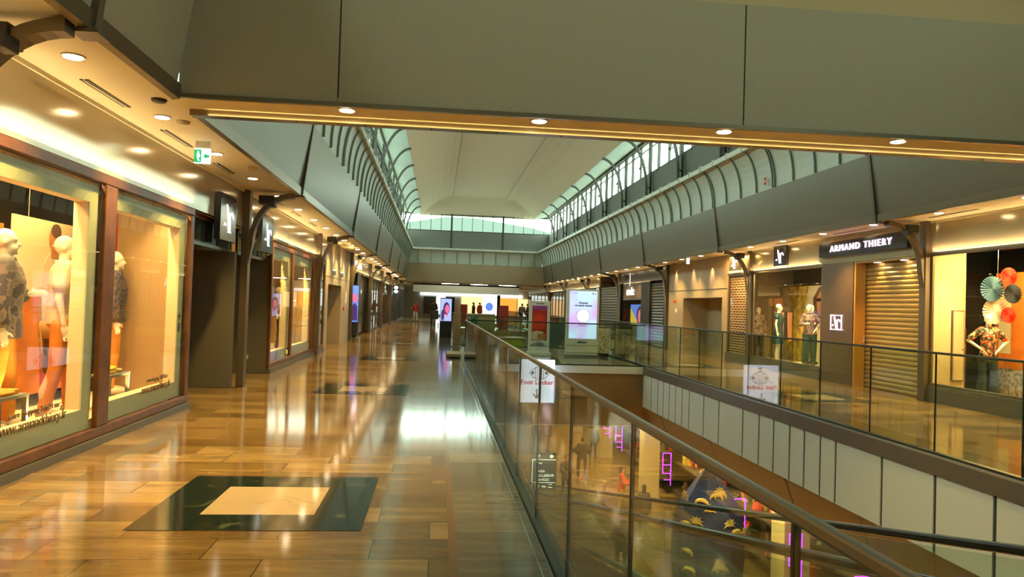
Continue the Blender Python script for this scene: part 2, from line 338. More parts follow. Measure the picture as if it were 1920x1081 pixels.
t = MB(); t.box(.68, 5.44, 19.22, 19.26, -.19, -.002, 'void_white'); t.box(.68, 5.46, 19.27, 19.33, -1.04, -.19, 'brown_soffit'); t.box(.68, 5.46, 27.45, 27.5, -1.04, -.02, 'void_white'); S(t, 'wall_platform')
# lower level ceilings
t = MB()
t.box(5.68, 16, -10, 90, -1.6, -1.54, 'soffit_paint'); t.box(-7, .55, -10, 90, -1.6, -1.54, 'soffit_paint'); t.box(.44, 5.68, 19.45, 27.3, -1.6, -1.54, 'soffit_paint')
t.prism([(5.5, -1.04), (5.7, -1.56), (5.76, -1.56), (5.56, -1.04)], 'y', -10, 60, 'brown_soffit'); t.prism([(.77, -1.04), (.57, -1.56), (.5, -1.56), (.7, -1.04)], 'y', -10, 60, 'brown_soffit')
t.prism([(19.3, -1.04), (19.45, -1.56), (19.5, -1.56), (19.36, -1.04)], 'x', .4, 5.8, 'brown_soffit'); t.prism([(27.5, -1.04), (27.3, -1.56), (27.24, -1.56), (27.44, -1.04)], 'x', .4, 5.8, 'brown_soffit')
for y in [7.1, 9.2, 11.25, 14.5, 17.8]: t.prism([(5.497, -1.04), (5.697, -1.56), (5.71, -1.56), (5.51, -1.04)], 'y', y, y + (.05 if y in (11.25, 17.8) else .012), 'seam_dark')
S(t, 'ceiling')
# ------------------------------------------------------------------ upper shell: soffits
t = MB(); t.box(-7, -2.42, -10, 90, 3.3, 3.45, 'soffit_paint'); S(t, 'ceiling')
t = MB(); t.box(8.08, 13, -10, 90, 3.3, 3.45, 'soffit_paint'); S(t, 'ceiling')
t = MB(); t.box(-2.42, 8.08, 7.0, 7.5, 3.3, 3.33, 'soffit_paint'); S(t, 'ceiling')
def fasc(x0, side, ya, yb, seams, name, ext='fascia_metal'):
    """sloped fascia on a long side; side=+1 left (top leans to +x)"""
    t = MB(); X = lambda a: x0 + side * a
    cuts = [ya] + [s for s in seams if ya < s < yb] + [yb]
    for a, b in zip(cuts, cuts[1:]):
        t.prism([(X(0), 3.4), (X(.17), 4.52), (X(.12), 4.52), (X(-.05), 3.4)], 'y', a + .025, b - .025, ext)
    t.prism([(X(-.02), 3.4), (X(.15), 4.52), (X(.10), 4.52), (X(-.07), 3.4)], 'y', ya, yb, 'seam_dark')
    t.prism([(X(-.04), 3.26), (X(.02), 3.27), (X(.03), 3.4), (X(-.04), 3.4)], 'y', ya, yb, 'bronze_trim')
    for s in cuts[1:-1]:
        t.prism([(X(-.06), 3.25), (X(.035), 3.25), (X(.19), 4.53), (X(.10), 4.53)], 'y', s - .04, s + .04, 'column_paint')
        t.box(min(X(-.1), X(.08)), max(X(-.1), X(.08)), s - .1, s + .1, 3.235, 3.265, 'column_paint')
    S(t, name)
SE = [13.1 + 7.8 * i for i in range(-3, 6)]
fasc(-2.4, 1, 7.5, END, SE, 'wall_fascia_left'); fasc(8.06, -1, 7.5, END, SE, 'wall_fascia_right')
fasc(-2.4, 1, -10, 6.98, SE, 'wall_fascia_left', 'bridge_panel'); fasc(8.06, -1, -10, 6.98, SE, 'wall_fascia_right', 'bridge_panel')
# cross beam: near face (seen), far face
t = MB(); xs = [-2.4, -.98, 2.91, 6.6, 8.06]
for a, b in zip(xs, xs[1:]): t.box(a + .008, b - .008, 6.99, 7.03, 3.32, 4.52, 'bridge_panel')
t.box(-2.4, 8.06, 7.0, 7.04, 3.38, 4.52, 'seam_dark'); t.box(-2.42, 8.08, 6.965, 6.985, 3.285, 3.325, 'bronze_trim'); t.box(-2.42, 8.08, 6.985, 7.03, 3.29, 3.325, 'bronze_trim'); S(t, 'wall_bridge')
t = MB(); t.box(-2.4, 8.06, 7.42, 7.48, 3.38, 4.52, 'bridge_panel'); t.box(-2.44, 8.1, 7.44, 7.56, 3.24, 3.4, 'bronze_trim')
for i in range(16): 
    x = -2.1 + i * .66; t.lathe([(.011, -.004), (.011, .002)], (x, 7.5, 3.24), 'seam_dark', 8)
S(t, 'wall_bridge')
# cove: curved ribbed panels
def cove_prof(x0, side, z0=4.52):
    lean = .30 if side > 0 and x0 < 0 else .44
    return [(x0 + side * (lean * (1 - math.cos(a * PI / 2 / 8 * .98)) ** 1.0), z0 + 1.05 * math.sin(a * PI / 2 / 8)) for a in range(9)]
def cove(x0, side, ya, yb, name):
    P = cove_prof(x0, side); t = MB()
    for (p, q) in zip(P, P[1:]): t.prism([p, q, (q[0] - side * .04, q[1] + .005), (p[0] - side * .04, p[1])], 'y', ya, yb, 'cove_metal')
    e = P[-1]; t.box(min(e[0] - .03, e[0] + .03), max(e[0] - .03, e[0] + .03), ya, yb, e[1] - .04, e[1] + .09, 'rib_metal')
    root = S(t, name)
    y = SE[0]; k = 0
    while y < yb - .1:
        if y > ya + .05:
            r = MB()
            for dy in ((-.055, .055) if k % 4 == 0 else (0,)):
                for (p, q) in zip(P, P[1:]): 
                    r.prism([(p[0] + side * .05, p[1]), (q[0] + side * .05, q[1]), (q[0] - side * .01, q[1]), (p[0] - side * .01, p[1])], 'y', y + dy - .016, y + dy + .016, 'rib_dark')
                r.box(e[0] - .045, e[0] + .045, y + dy - .02, y + dy + .02, e[1] - .06, e[1] + .13, 'rib_metal')
            r.build('rib', root)
        y += .975; k += 1
cove(-2.23, 1, 7.5, END, 'wall_cove_left'); cove(7.89, -1, 7.5, END, 'wall_cove_right')
cove(-2.23, 1, -10, 6.9, 'wall_cove_left'); cove(7.89, -1, -10, 6.9, 'wall_cove_right')
# cross coves above the beam (both sides) and at the far end
def cross_cove(y0, side, name, m='cove_metal', ribs=10):
    P = cove_prof(y0, side); t = MB()
    for (p, q) in zip(P, P[1:]): t.prism([p, q, (q[0] - side * .04, q[1] + .005), (p[0] - side * .04, p[1])], 'x', -2.2, 7.86, m)
    e = P[-1]; t.box(-1.8, 7.46, e[0] - .03, e[0] + .03, e[1] - .04, e[1] + .09, 'rib_metal')
    root = S(t, name)
    for i in range(ribs):
        x = -2.04 + (i + .5) * .975; r = MB()
        for (p, q) in zip(P, P[1:]): r.prism([(p[0] + side * .05, p[1]), (q[0] + side * .05, q[1]), (q[0] - side * .01, q[1]), (p[0] - side * .01, p[1])], 'x', x - .016, x + .016, 'rib_dark')
        r.box(x - .02, x + .02, e[0] - .045, e[0] + .045, e[1] - .06, e[1] + .13, 'rib_metal'); r.build('rib', root)
cross_cove(END, -1, 'wall_cove_end'); mat('upper_cream', (.50, .38, .20), .75); cross_cove(7.0, -1, 'wall_cove_bridge', 'upper_cream', 0); cross_cove(7.5, 1, 'wall_cove_bridge')
t = MB(); t.prism([(END + .02, 3.1), (END - .15, 4.52), (END + .2, 4.52), (END + .2, 3.1)], 'x', -2.4, 8.06, 'bridge_panel'); t.box(-2.4, 8.06, END, END + 3, 3.05, 3.12, 'brown_soffit'); S(t, 'wall_bulkhead')
for i in range(3):
    tt = MB(); tt.box(0.3 + i * 2.2, 1.6 + i * 2.2, END + .9, END + 1.0, 3.02, 3.05, 'lamp_lit')
    tag(tt.build('light_strip'), ['left', 'middle', 'right'][i] + ' thin light strip under the far bulkhead of the atrium', 'ceiling light')
# ------------------------------------------------------------------ clerestory
def clerestory(x, side, ya, yb, n):
    th = .1; a, b = (x - th, x) if side > 0 else (x, x + th)
    t = MB(); t.box(a, b, ya, yb, 4.4, 6.95, 'clerestory_wall'); S(t, 'wall_clerestory_' + ('left' if side > 0 else 'right'))
    t = MB(); t.box(a, b, ya, yb, 6.95, 7.0, 'steel_dark'); t.box(a, b, ya, yb, 8.28, 8.4, 'steel_dark'); t.box(a + .02, b - .02, ya, yb, 8.02, 8.06, 'steel_dark')
    root = S(t, 'window_%d' % n)
    y = 8.6 - 3.9 * 5; k = 0
    ps = []
    while y < yb:
        if y > ya: ps.append((y, k))
        y += 1.3; k += 1
    for y, k in ps:
        w_ = .05 if k % 3 == 0 else .02
        t = MB(); t.box(a, b, y - w_, y + w_, 6.9, 8.3, 'steel_dark'); t.build('mullion', root)
    t = MB(); t.box((a + b) / 2 - .006, (a + b) / 2 + .006, ya, yb, 7.0, 8.28, 'window_glass'); t.build('pane', root)
clerestory(-2.85, 1, 7.5, END, 1); clerestory(8.3, -1, 7.5, END, 2)
clerestory(-2.85, 1, -10, 6.98, 4); clerestory(8.3, -1, -10, 6.98, 5)
t = MB(); t.box(-2.95, 8.4, END - .1, END, 5.66, 6.95, 'clerestory_wall'); t.box(-2.74, 8.4, 7.2, 7.3, 4.5, 9.6, 'clerestory_wall'); t.box(-7, 13, -10.1, -10, -6, 9.6, 'beige_plaster'); S(t, 'wall_end')
t = MB(); t.box(-2.7, 8.36, END - .1, END, 6.95, 7.02, 'steel_dark'); t.box(-2.7, 8.36, END - .1, END, 8.18, 8.34, 'steel_dark'); root = S(t, 'window_3')
for i in range(14):
    x = -2.64 + i * .78 + .4; w_ = .07 if i in (4, 9) else .022
    t = MB(); t.box(x - w_, x + w_, END - .12, END - .02, 5.6 if w_ > .05 else 6.95, 8.3, 'steel_dark'); t.build('mullion', root)
t = MB(); t.box(-2.64, 8.3, END - .06, END - .05, 7.0, 8.2, 'window_glass'); t.build('pane', root)
# ------------------------------------------------------------------ roof membrane
def roof(ya, yb, hip0, hip1, name):
    t = MB(); xe0, xe1, xc0, xc1, ze, zc = -1.42, 7.08, .88, 4.78, 8.12, 9.4
    sec = [(-2.95, 8.38), (xe0, ze)]
    N = 6
    for i in range(1, N + 1):
        u = i / N; sec.append((xe0 + (xc0 - xe0) * u, ze + (zc - ze) * (math.sin(u * PI / 2) * .75 + u * .25)))
    sec2 = sec + [(mir(x) if x > -2.5 else 8.4, z) for x, z in sec[::-1]]
    y0 = ya + (hip0 or 0); y1 = yb - (hip1 or 0)
    rows = []
    for k in range(5):
        if hip0: u = k / 4; rows.append((ya + hip0 * u, math.sin(u * PI / 2)))
    rows.append((y0, 1)); rows.append((y1, 1))
    if hip1:
        for k in range(1, 5): u = 1 - k / 4; rows.append((y1 + hip1 * (1 - u), math.sin(u * PI / 2)))
    vs = []
    for y, g in rows:
        for x, z in sec2: vs.append((x, y, z if z <= ze + .3 else ze + (z - ze) * g))
    n = len(sec2); fs = []; 
    for r_ in range(len(rows) - 1):
        for i in range(n - 1): fs.append((r_ * n + i, r_ * n + i + 1, (r_ + 1) * n + i + 1, (r_ + 1) * n + i))
    outer = {0, n - 2}
    for k, q in enumerate(fs): t.add([vs[j] for j in q], [(0, 1, 2, 3)], 'soffit_white' if (k % (n - 1)) in outer else 'roof_membrane')
    # outer skin gives the roof its thickness
    t.box(-3.0, 8.46, ya, yb, 9.75, 9.9, 'clerestory_wall')
    t.box(-3.0, -2.9, ya, yb, 8.38, 9.8, 'clerestory_wall'); t.box(8.36, 8.46, ya, yb, 8.38, 9.8, 'clerestory_wall'); t.box(-3.0, 8.46, yb - .02, yb + .08, 8.3, 9.8, 'clerestory_wall')
    for x in (xc0, xc1): t.box(x - .012, x + .012, y0, y1, zc - .006, zc + .01, 'clerestory_wall')
    o = S(t, name)
roof(7.3, END, 0, 1.6, 'ceiling'); roof(-10, 7.2, 0, 0, 'ceiling')
# roof arch ribs
def arch(side, y, idx, m='steel_dark'):
    X = (lambda x: mir(x)) if side > 0 else (lambda x: x)
    pts = [(X(7.95), y, 5.2), (X(7.95), y, 6.1)] + [(X(7.0 + .95 * math.cos(a)), y, 6.1 + 2.0 * math.sin(a)) for a in [PI / 2 * k / 9 for k in range(1, 10)]]
    t = MB()
    for p, q in zip(pts, pts[1:]):
        dx, dz = q[0] - p[0], q[2] - p[2]; L = math.hypot(dx, dz); nx, nz = -dz / L * .045, dx / L * .045
        t.prism([(p[0] - nx, p[2] - nz), (q[0] - nx, q[2] - nz), (q[0] + nx, q[2] + nz), (p[0] + nx, p[2] + nz)], 'y', y - .045, y + .045, m)
    root = thing('roof_rib', 'dark curved steel roof rib on the %s side, %s from the near beam' % ('left' if side > 0 else 'right', ORD[idx]), 'roof rib', (X(7.95), y, 5.2), 'curved steel ribs under the atrium roof')
    t.build('arch', root)
    p = MB(); p.box(X(8.2) - .045, X(8.2) + .045, y - .05 + .35, y + .05 + .35, 5.2, 8.35, m); p.build('post', root)
    for zz in (6.3, 5.75): p = MB(); p.tube([(X(7.95), y, zz), (X(8.2), y + .35, zz)], .03, m, 6); p.build('strut', root)
    p = MB(); p.tube([(X(8.25), y + .8, 7.9), (X(7.9), y + .8, 7.2)], .018, m, 6); p.tube([(X(8.25), y + .8, 7.2), (X(7.9), y + .8, 7.2)], .018, m, 6); p.ell((X(7.9), y + .8, 7.15), (.06, .06, .05), m, 8, 6); p.build('window_opener', root)
for i in range(12):
    y = 9.0 + 3.85 * i + .1
    arch(-1, y, i); arch(1, y, i)
t = MB()
for s_ in (1, -1):
    X = (lambda x: mir(x)) if s_ > 0 else (lambda x: x)
    t.tube([(X(8.15), 7.6, 8.28), (X(8.15), END - .2, 8.28)], .06, 'steel_dark', 6)
S(t, 'trim_40')
# ------------------------------------------------------------------ downlights
dl = MB(); dl.lathe([(.085, -.012), (.085, .0)], (0, 0, 0), 'lamp_ring', 20); dlm = dl.mesh('ring')
dd = MB(); dd.lathe([(.068, -.016), (.068, -.010)], (0, 0, 0), 'lamp_lit', 18); ddm = dd.mesh('bulb')
def downlight(x, y, z, label, group, e=38, color=WARM, ang=1.75):
    r = thing('ceiling_downlight', label, 'ceiling light', (x, y, z), group)
    q = put(dlm, 'ring', (0, 0, 0), r); put(ddm, 'bulb', (0, 0, 0), q)
    if e: lamp('SPOT', (0, 0, -.04), e, color, r, .05, angle=ang, blend=.8, name='downlight_lamp')
yl = [y for y in [.4 + 1.86 * k for k in range(31)] if y > -3]
for i, y in enumerate([5.97 + 1.86 * k for k in range(-4, 27)]):
    if y < 5.5: downlight(-2.83, y, 3.3, 'round warm downlight in the near left soffit', 'downlights in the left soffit', 120)
    else: downlight(-2.83, y, 3.3, 'round warm downlight over the left walkway, %s from the camera' % ORD[i - 4], 'downlights in the left soffit', 120 if y < 35 else 80)
k = 0
for i, y in enumerate([9.87 + 1.9 * k for k in range(-6, 25)]):
    if y < 9: downlight(8.35, y, 3.3, 'round warm downlight in the near right soffit', 'downlights in the right soffit', 70)
    else: downlight(8.35, y, 3.3, 'round warm downlight over the right gallery, %s from the camera' % ORD[i - 6], 'downlights in the right soffit', 110 if y < 35 else 70)
for i, x in enumerate([-.91, .92, 2.77, 4.6, 6.43]): downlight(x, 7.13, 3.3, 'round warm downlight in the crossing beam, %s from the left' % ORD[i], 'downlights in the crossing beam', 100)
for (y0, y1, i) in ((6.61, 7.5, 0), (8.46, 9.35, 1), (10.4, 11.22, 2), (13.9, 14.7, 3), (15.8, 16.6, 4), (17.9, 18.7, 5), (21.5, 22.3, 6), (24, 24.8, 7)):
    t = MB(); t.box(-3.075, -3.05, y0, y1, 3.292, 3.301, 'black'); t.box(-3.03, -3.005, y0, y1, 3.292, 3.301, 'black'); t.box(-3.05, -3.03, y0, y1, 3.288, 3.301, 'soffit_paint')
    tag(t.build('air_slot'), 'twin black air slot in the left soffit, %s from the camera' % ORD[i], 'air vent', 'air slots in the left soffit')
for (y0, y1, i) in ((11.2, 12.4, 0), (14.3, 15.6, 1), (17.2, 18.4, 2)):
    t = MB(); t.box(8.6, 8.62, y0, y1, 3.292, 3.301, 'black'); t.box(8.64, 8.66, y0, y1, 3.292, 3.301, 'black'); t.box(8.62, 8.64, y0, y1, 3.288, 3.301, 'soffit_paint')
    tag(t.build('air_slot'), 'thin air slot in the right soffit, %s from the camera' % ORD[i], 'air vent', 'air slots in the right soffit')
for i, (x, y) in enumerate([(-2.62, 7.15), (-2.68, 8.0), (-2.6, 10.6)]):
    t = MB(); t.lathe([(.05, -.03), (.065, -.02), (.07, 0)], (x, y, 3.3), ['black', 'lamp_ring', 'lamp_ring'][i], 14)
    tag(t.build('smoke_detector', smooth=True), ['small dark round detector beside the air slot', 'small pale round detector before the exit sign', 'small flat round detector behind the exit sign'][i], 'detector')
# exit sign hanging from the left soffit
r = thing('exit_sign', 'small green and white exit sign hanging over the left walkway', 'sign', (-2.78, 9.0, 3.3))
t = MB(); t.box(-2.86, -2.70, 8.98, 9.0, 3.22, 3.3, 'white_paint'); t.build('bracket', r)
t = MB(); t.box(-2.87, -2.69, 8.975, 9.0, 3.04, 3.21, 'exit_white'); t.box(-2.87, -2.79, 8.97, 8.976, 3.05, 3.20, 'exit_green'); t.build('panel', r)
t = MB(); t.ell((-2.825, 8.967, 3.17), (.011, .004, .011), 'exit_white', 8, 6); t.prism([(-2.84, 3.15), (-2.815, 3.16), (-2.80, 3.12), (-2.825, 3.10), (-2.805, 3.07), (-2.82, 3.065), (-2.835, 3.10)], 'y', 8.965, 8.97, 'exit_white')
t.prism([(-2.77, 3.125), (-2.73, 3.16), (-2.73, 3.14), (-2.70, 3.14), (-2.70, 3.11), (-2.73, 3.11), (-2.73, 3.09)], 'y', 8.97, 8.976, 'exit_green'); t.build('pictogram', r)

# ------------------------------------------------------------------ columns with arched brackets
def column(side, y, idx):
    """side +1: left wall, bracket reaches to +x"""
    x = LW + .06 if side > 0 else RW - .06
    lab = 'dark arched bracket column on the %s wall, %s from the camera' % ('left' if side > 0 else 'right', ORD[idx])
    r = thing('bracket_column', lab, 'column', (x, y, 0), 'arched bracket columns along the shopfronts')
    t = MB(); t.box(x - .06, x + .06, y - .09, y + .09, 0, 3.3, 'column_paint'); t.build('post', r, bevel=.008)
    t = MB(); R1, R2 = .72, .80; cx = x + side * (.05 + R1)
    pts = []
    for k in range(13):
        a = PI - PI / 2 * k / 12
        pts.append((math.cos(a), math.sin(a)))
    outer = [(cx + side * R1 * c * 1.0, 2.42 + .86 * s_) for c, s_ in pts]; inner = [(cx + side * (R1 - .07) * c, 2.42 + (.86 - .09) * s_) for c, s_ in pts]
    for i in range(12): t.prism([outer[i], outer[i + 1], inner[i + 1], inner[i]], 'y', y - .07, y + .07, 'column_paint')
    xx = x + side * .05
    t.prism([(xx, 2.0), (xx, 2.43), (xx + side * .07, 2.43)], 'y', y - .07, y + .07, 'column_paint')
    t.build('arch_bracket', r)
    t = MB(); a_ = x + side * .32
    t.box(a_ - .12, a_ + .12, y - .1, y + .1, 3.08, 3.22, 'black'); t.box(a_ + side * .12 - .05, a_ + side * .12 + .05, y - .22, y - .04, 3.02, 3.12, 'black'); t.build('loudspeaker', r, bevel=.01)
for i in range(8):
    y = 5.15 + 7.8 * i
    column(1, y, i)
    if i: column(-1, y, i - 1)
column(-1, 5.15, 8)
# ------------------------------------------------------------------ glass balustrades
def balustrade(name, label, x, ya, yb, step, off, m='seal', rail_w=.022, z0=1.085, zt=1.112):
    z0 += zt - 1.112
    r = thing(name, label, 'glass railing', (x, ya, 0))
    t = MB(); t.box(x - .035, x + .035, ya, yb, 0, .035, 'seal'); t.box(x - .047, x - .04, ya, yb, 0, .012, 'chrome'); t.box(x - .1, x - .094, ya, yb, 0, .004, 'chrome'); t.build('base_channel', r)
    y = off
    while y > ya: y -= step
    edges = [ya]; 
    while y < yb:
        if y > ya: edges.append(y)
        y += step
    edges.append(yb)
    for a, b in zip(edges, edges[1:]):
        t = MB(); t.box(x - .007, x + .007, a + .006, b - .006, .03, z0, 'rail_glass'); t.build('glass_panel', r)
        if b < yb: t = MB(); t.box(x - .008, x + .008, b - .006, b + .006, .03, z0, 'seal'); t.build('joint', r)
    t = MB(); t.box(x - rail_w / 2, x + rail_w / 2, ya, yb, z0, zt, m); t.build('handrail', r, bevel=.008)
    return r
balustrade('glass_railing', 'long glass railing with metal handrail along the left walkway', .735, -4, 19.2, 1.25, 1.45, 'handrail', .026, 1.08)
balustrade('glass_railing', 'glass railing with dark thin handrail along the right gallery', 5.55, -4, 27.5, 1.255, 6.57, zt=1.14)
def cross_rail(name, label, y, xa, xb):
    r = thing(name, label, 'glass railing', (xa, y, 0))
    t = MB(); t.box(xa, xb, y - .04, y + .04, 0, .035, 'seal'); t.build('base_channel', r)
    n = round((xb - xa) / 1.25); st = (xb - xa) / n
    for i in range(n):
        t = MB(); t.box(xa + i * st + .006, xa + (i + 1) * st - .006, y - .007, y + .007, .03, 1.08, 'rail_glass'); t.build('glass_panel', r)
    t = MB(); t.box(xa, xb, y - .02, y + .02, 1.08, 1.11, 'seal'); t.build('handrail', r)
cross_rail('glass_railing', 'glass railing across the front edge of the platform with the screens', 19.32, .80, 5.51)
cross_rail('glass_railing', 'glass railing across the back edge of the platform with the screens', 27.3, .80, 5.5)
balustrade('glass_railing', 'distant glass railing of the left walkway beyond the platform', .735, 27.5, 60, 1.5, 28)
balustrade('glass_railing', 'distant glass railing of the right gallery beyond the platform', 5.55, 27.6, 60, 1.5, 28)
# ------------------------------------------------------------------ figures
def seg(b, p, q, r0, r1, m, n=10):
    p, q = Vector(p), Vector(q); b.tube([p, q], [r0, r1], m, n); b.ell(p, (r0,) * 3, m, n, 8); b.ell(q, (r1,) * 3, m, n, 8)
def loft(b, secs, m, n=18):
    """secs: (cx, cy, z, rx, ry)"""
    vs = []
    for cx, cy, z, rx, ry in secs:
        for k in range(n):
            a = 2 * PI * k / n; vs.append((cx + rx * math.cos(a), cy + ry * math.sin(a), z))
    fs = [(i * n + k, i * n + (k + 1) % n, (i + 1) * n + (k + 1) % n, (i + 1) * n + k) for i in range(len(secs) - 1) for k in range(n)]
    fs += [tuple(range(n - 1, -1, -1)), tuple(range((len(secs) - 1) * n, len(secs) * n))]
    b.add(vs, fs, m)
def remeshed(b, name, m, vox, parent, smooth_it=3, loc=None):
    me = b.mesh(name); me.materials.clear(); me.materials.append(M[m]); me.polygons.foreach_set('material_index', [0] * len(me.polygons))
    t = bpy.data.objects.new('t', me); col.objects.link(t)
    md = t.modifiers.new('r', 'REMESH'); md.mode = 'VOXEL'; md.voxel_size = vox; md.use_smooth_shade = True
    sm = t.modifiers.new('s', 'SMOOTH'); sm.factor = .5; sm.iterations = smooth_it
    dg = bpy.context.evaluated_depsgraph_get(); m2 = bpy.data.meshes.new_from_object(t.evaluated_get(dg)); bpy.data.objects.remove(t)
    m2.materials.clear(); m2.materials.append(M[m]); m2.name = name
    m2.polygons.foreach_set('material_index', [0] * len(m2.polygons)); m2.polygons.foreach_set('use_smooth', [True] * len(m2.polygons))
    o = bpy.data.objects.new(name, m2); col.objects.link(o); o.parent = parent
    return o
def figure(name, label, cat, loc, rz=0, h=1.8, skin='mannequin', top=None, legs=None, shoes=None, hair=None, arms=('down', 'down'), stride=0., female=False, top_kind='shirt', vox=.012,
           group=None, bare_face=True, base=True, sleeve=.55, turn=0., legs_kind='trousers', apart=.0):
    """stands at loc facing local -y (rz=0 faces the camera); 1.8 m joints scaled to h"""
    r = thing(name, label, cat, loc, group, rz); s = h / 1.8; r.scale = (s, s, s)
    sw = .165 if female else .19; hw = .10 + apart
    A = {}
    for sd, a in ((-1, arms[0]), (1, arms[1])):
        sh = Vector((sd * sw, 0, 1.46))
        if a == 'down': el = sh + Vector((sd * .05, .03, -.29)); wr = el + Vector((sd * .01, -.05, -.26))
        elif a == 'hip': el = sh + Vector((sd * .20, .05, -.24)); wr = Vector((sd * .17, -.10, 1.05))
        elif a == 'fwd': el = sh + Vector((sd * .04, -.06, -.28)); wr = el + Vector((-sd * .04, -.25, -.02))
        elif a == 'bent': el = sh + Vector((sd * .06, .02, -.28)); wr = el + Vector((-sd * .10, -.20, .03))
        elif a == 'side': el = sh + Vector((sd * .18, 0, -.22)); wr = el + Vector((sd * .14, -.12, -.16))
        A[sd] = (sh, el, wr)
    Lg = {}
    for sd in (-1, 1):
        st = stride * sd
        Lg[sd] = (Vector((sd * hw, 0, .90)), Vector((sd * (hw + .005), -st * .5 - .02, .50)), Vector((sd * (hw + .02), -st + .01, .09)))
    b = MB()
    w_ = .88 if female else 1.
    dp = 0 if female else .018
    loft(b, [(0, 0, .84, .14 * w_, .09 + dp), (0, .01, .92, .165 * w_ + (.02 if female else 0), .115 + dp), (0, 0, 1.04, .135 * w_, .095 + dp), (0, -.01, 1.18, .14 * w_, .10 + dp), (0, -.01, 1.33, .165 * w_, .11 + dp), (0, 0, 1.44, .155 * w_, .085 + dp), (0, .005, 1.50, .08, .06)], 'mannequin')
    if female:
        for sd in (-1, 1): b.ell((sd * .07, -.075, 1.31), (.06, .05, .06), 'mannequin', 10, 8)
    seg(b, (0, .01, 1.46), (0, -.005, 1.58), .058, .052, 'mannequin')
    # head: skull, jaw, nose, ears, brow, lips
    R = Matrix.Rotation(turn, 3, 'Z'); hc = Vector((0, -.005, 1.66)); hp = lambda x, y, z: hc + R @ Vector((x, y, z))
    b.ell(hc + R @ Vector((0, .012, .025)), (.073, .092, .098), 'mannequin', 16, 12, R); b.ell(hp(0, -.022, -.045), (.056, .068, .072), 'mannequin', 14, 10, R)
    b.ell(hp(0, -.078, -.092), (.022, .018, .016), 'mannequin', 8, 6); seg(b, hp(0, -.082, .018), hp(0, -.104, -.022), .008, .014, 'mannequin', 8)
    b.ell(hp(0, -.083, -.055), (.024, .012, .008), 'mannequin', 8, 6); b.ell(hp(0, -.074, .03), (.05, .014, .010), 'mannequin', 10, 6)
    for sd in (-1, 1): b.ell(hp(sd * .074, .008, -.005), (.012, .022, .032), 'mannequin', 8, 6, R)
    for sd in (-1, 1):
        sh, el, wr = A[sd]; seg(b, sh + Vector((-sd * .03, 0, -.01)), el, .052 * w_, .038, 'mannequin'); seg(b, el, wr, .038, .025, 'mannequin')
        d = (wr - el).normalized(); side = d.cross(Vector((0, 1, 0))).normalized()
        if side.length < .1: side = Vector((1, 0, 0))
        fw = Vector((0, -1, 0)) if abs(d.y) < .8 else Vector((0, 0, 1)); across = (fw - d * fw.dot(d)).normalized(); nrm = d.cross(across)
        pc = wr + d * .05; rot = Matrix((across, nrm, d)).transposed(); b.ell(pc, (.038, .016, .055), 'mannequin', 10, 8, rot)
        for k, (off, ln) in enumerate(((-.028, .062), (-.010, .075), (.009, .070), (.027, .055))):
            p0 = wr + d * .088 + across * off; p1 = p0 + d * ln * .55 + nrm * sd * -.004; p2 = p1 + (d * .85 + nrm * sd * -.45).normalized() * ln * .5
            seg(b, p0, p1, .0095, .0088, 'mannequin', 6); seg(b, p1, p2, .0088, .007, 'mannequin', 6)
        t0 = wr + d * .03 + across * .03; t1 = t0 + (across * .8 + d * .75).normalized() * .042; t2 = t1 + (d * .9 + across * .2).normalized() * .032
        seg(b, t0, t1, .012, .010, 'mannequin', 6); seg(b, t1, t2, .010, .008, 'mannequin', 6)
        hp_, kn, an = Lg[sd]; seg(b, hp_, kn, .088 * w_, .054, 'mannequin'); seg(b, kn, an + Vector((0, .01, .17)), .052, .05, 'mannequin'); seg(b, an + Vector((0, .01, .17)), an, .05, .036, 'mannequin')
        b.ell(an + Vector((0, -.055, -.05)), (.042, .12, .038), 'mannequin', 12, 8); b.ell(an + Vector((0, .02, -.045)), (.036, .045, .043), 'mannequin', 10, 8)
    remeshed(b, 'body', skin, vox if vox > .011 else .0095, r, 2)
    g = .016 + dp * .9
    if top:
        c = MB(); hem = {'shirt': .90, 'jacket': .82, 'dress': .58, 'coat': .62}[top_kind]; g2 = g + (.012 if top_kind in ('jacket', 'coat') else 0)
        secs = []
        if top_kind == 'dress': secs = [(0, 0, .56, .25, .18), (0, 0, .75, .215, .16), (0, 0, .92, .185, .135), (0, 0, 1.06, .14, .11)]
        elif top_kind == 'coat': secs = [(0, 0, .60, .23, .17), (0, 0, .85, .205, .15), (0, 0, 1.05, .175, .13)]
        else: secs = [(0, 0, hem, .172 * w_ + g2, .118 + g2), (0, 0, .98, .158 * w_ + g2, .11 + g2), (0, 0, 1.06, .14 * w_ + g2, .10 + g2)]
        secs += [(0, -.01, 1.18, .145 * w_ + g2, .105 + g2), (0, -.012 - (.02 if female else 0), 1.32, .17 * w_ + g2, .115 + g2), (0, 0, 1.44, .165 * w_ + g2, .09 + g2), (0, .005, 1.505, .088 + g2 * .4, .07 + g2 * .4)]
        loft(c, secs, top)
        for sd in (-1, 1):
            sh, el, wr = A[sd]
            if sleeve > 0: 
                e_ = sh.lerp(el, min(1, sleeve)); seg(c, sh + Vector((-sd * .03, 0, -.01)), e_, .062 * w_ + g2, .052 + g2, top)
                if sleeve > 1: seg(c, el, el.lerp(wr, min(1, sleeve - 1)), .05 + g2, .036 + g2, top)
        remeshed(c, 'dress' if top_kind == 'dress' else ('jacket' if top_kind in ('jacket', 'coat') else 'shirt'), top, max(vox, .013), r, 2)
        if top_kind in ('shirt', 'jacket'):
            c = MB(); c.lathe([(.062, 0), (.078, .02), (.085, .012), (.09, -.012), (.075, -.02)], (0, 0, 1.515), top, 16); o = c.build('collar', None, smooth=True); o.parent = r
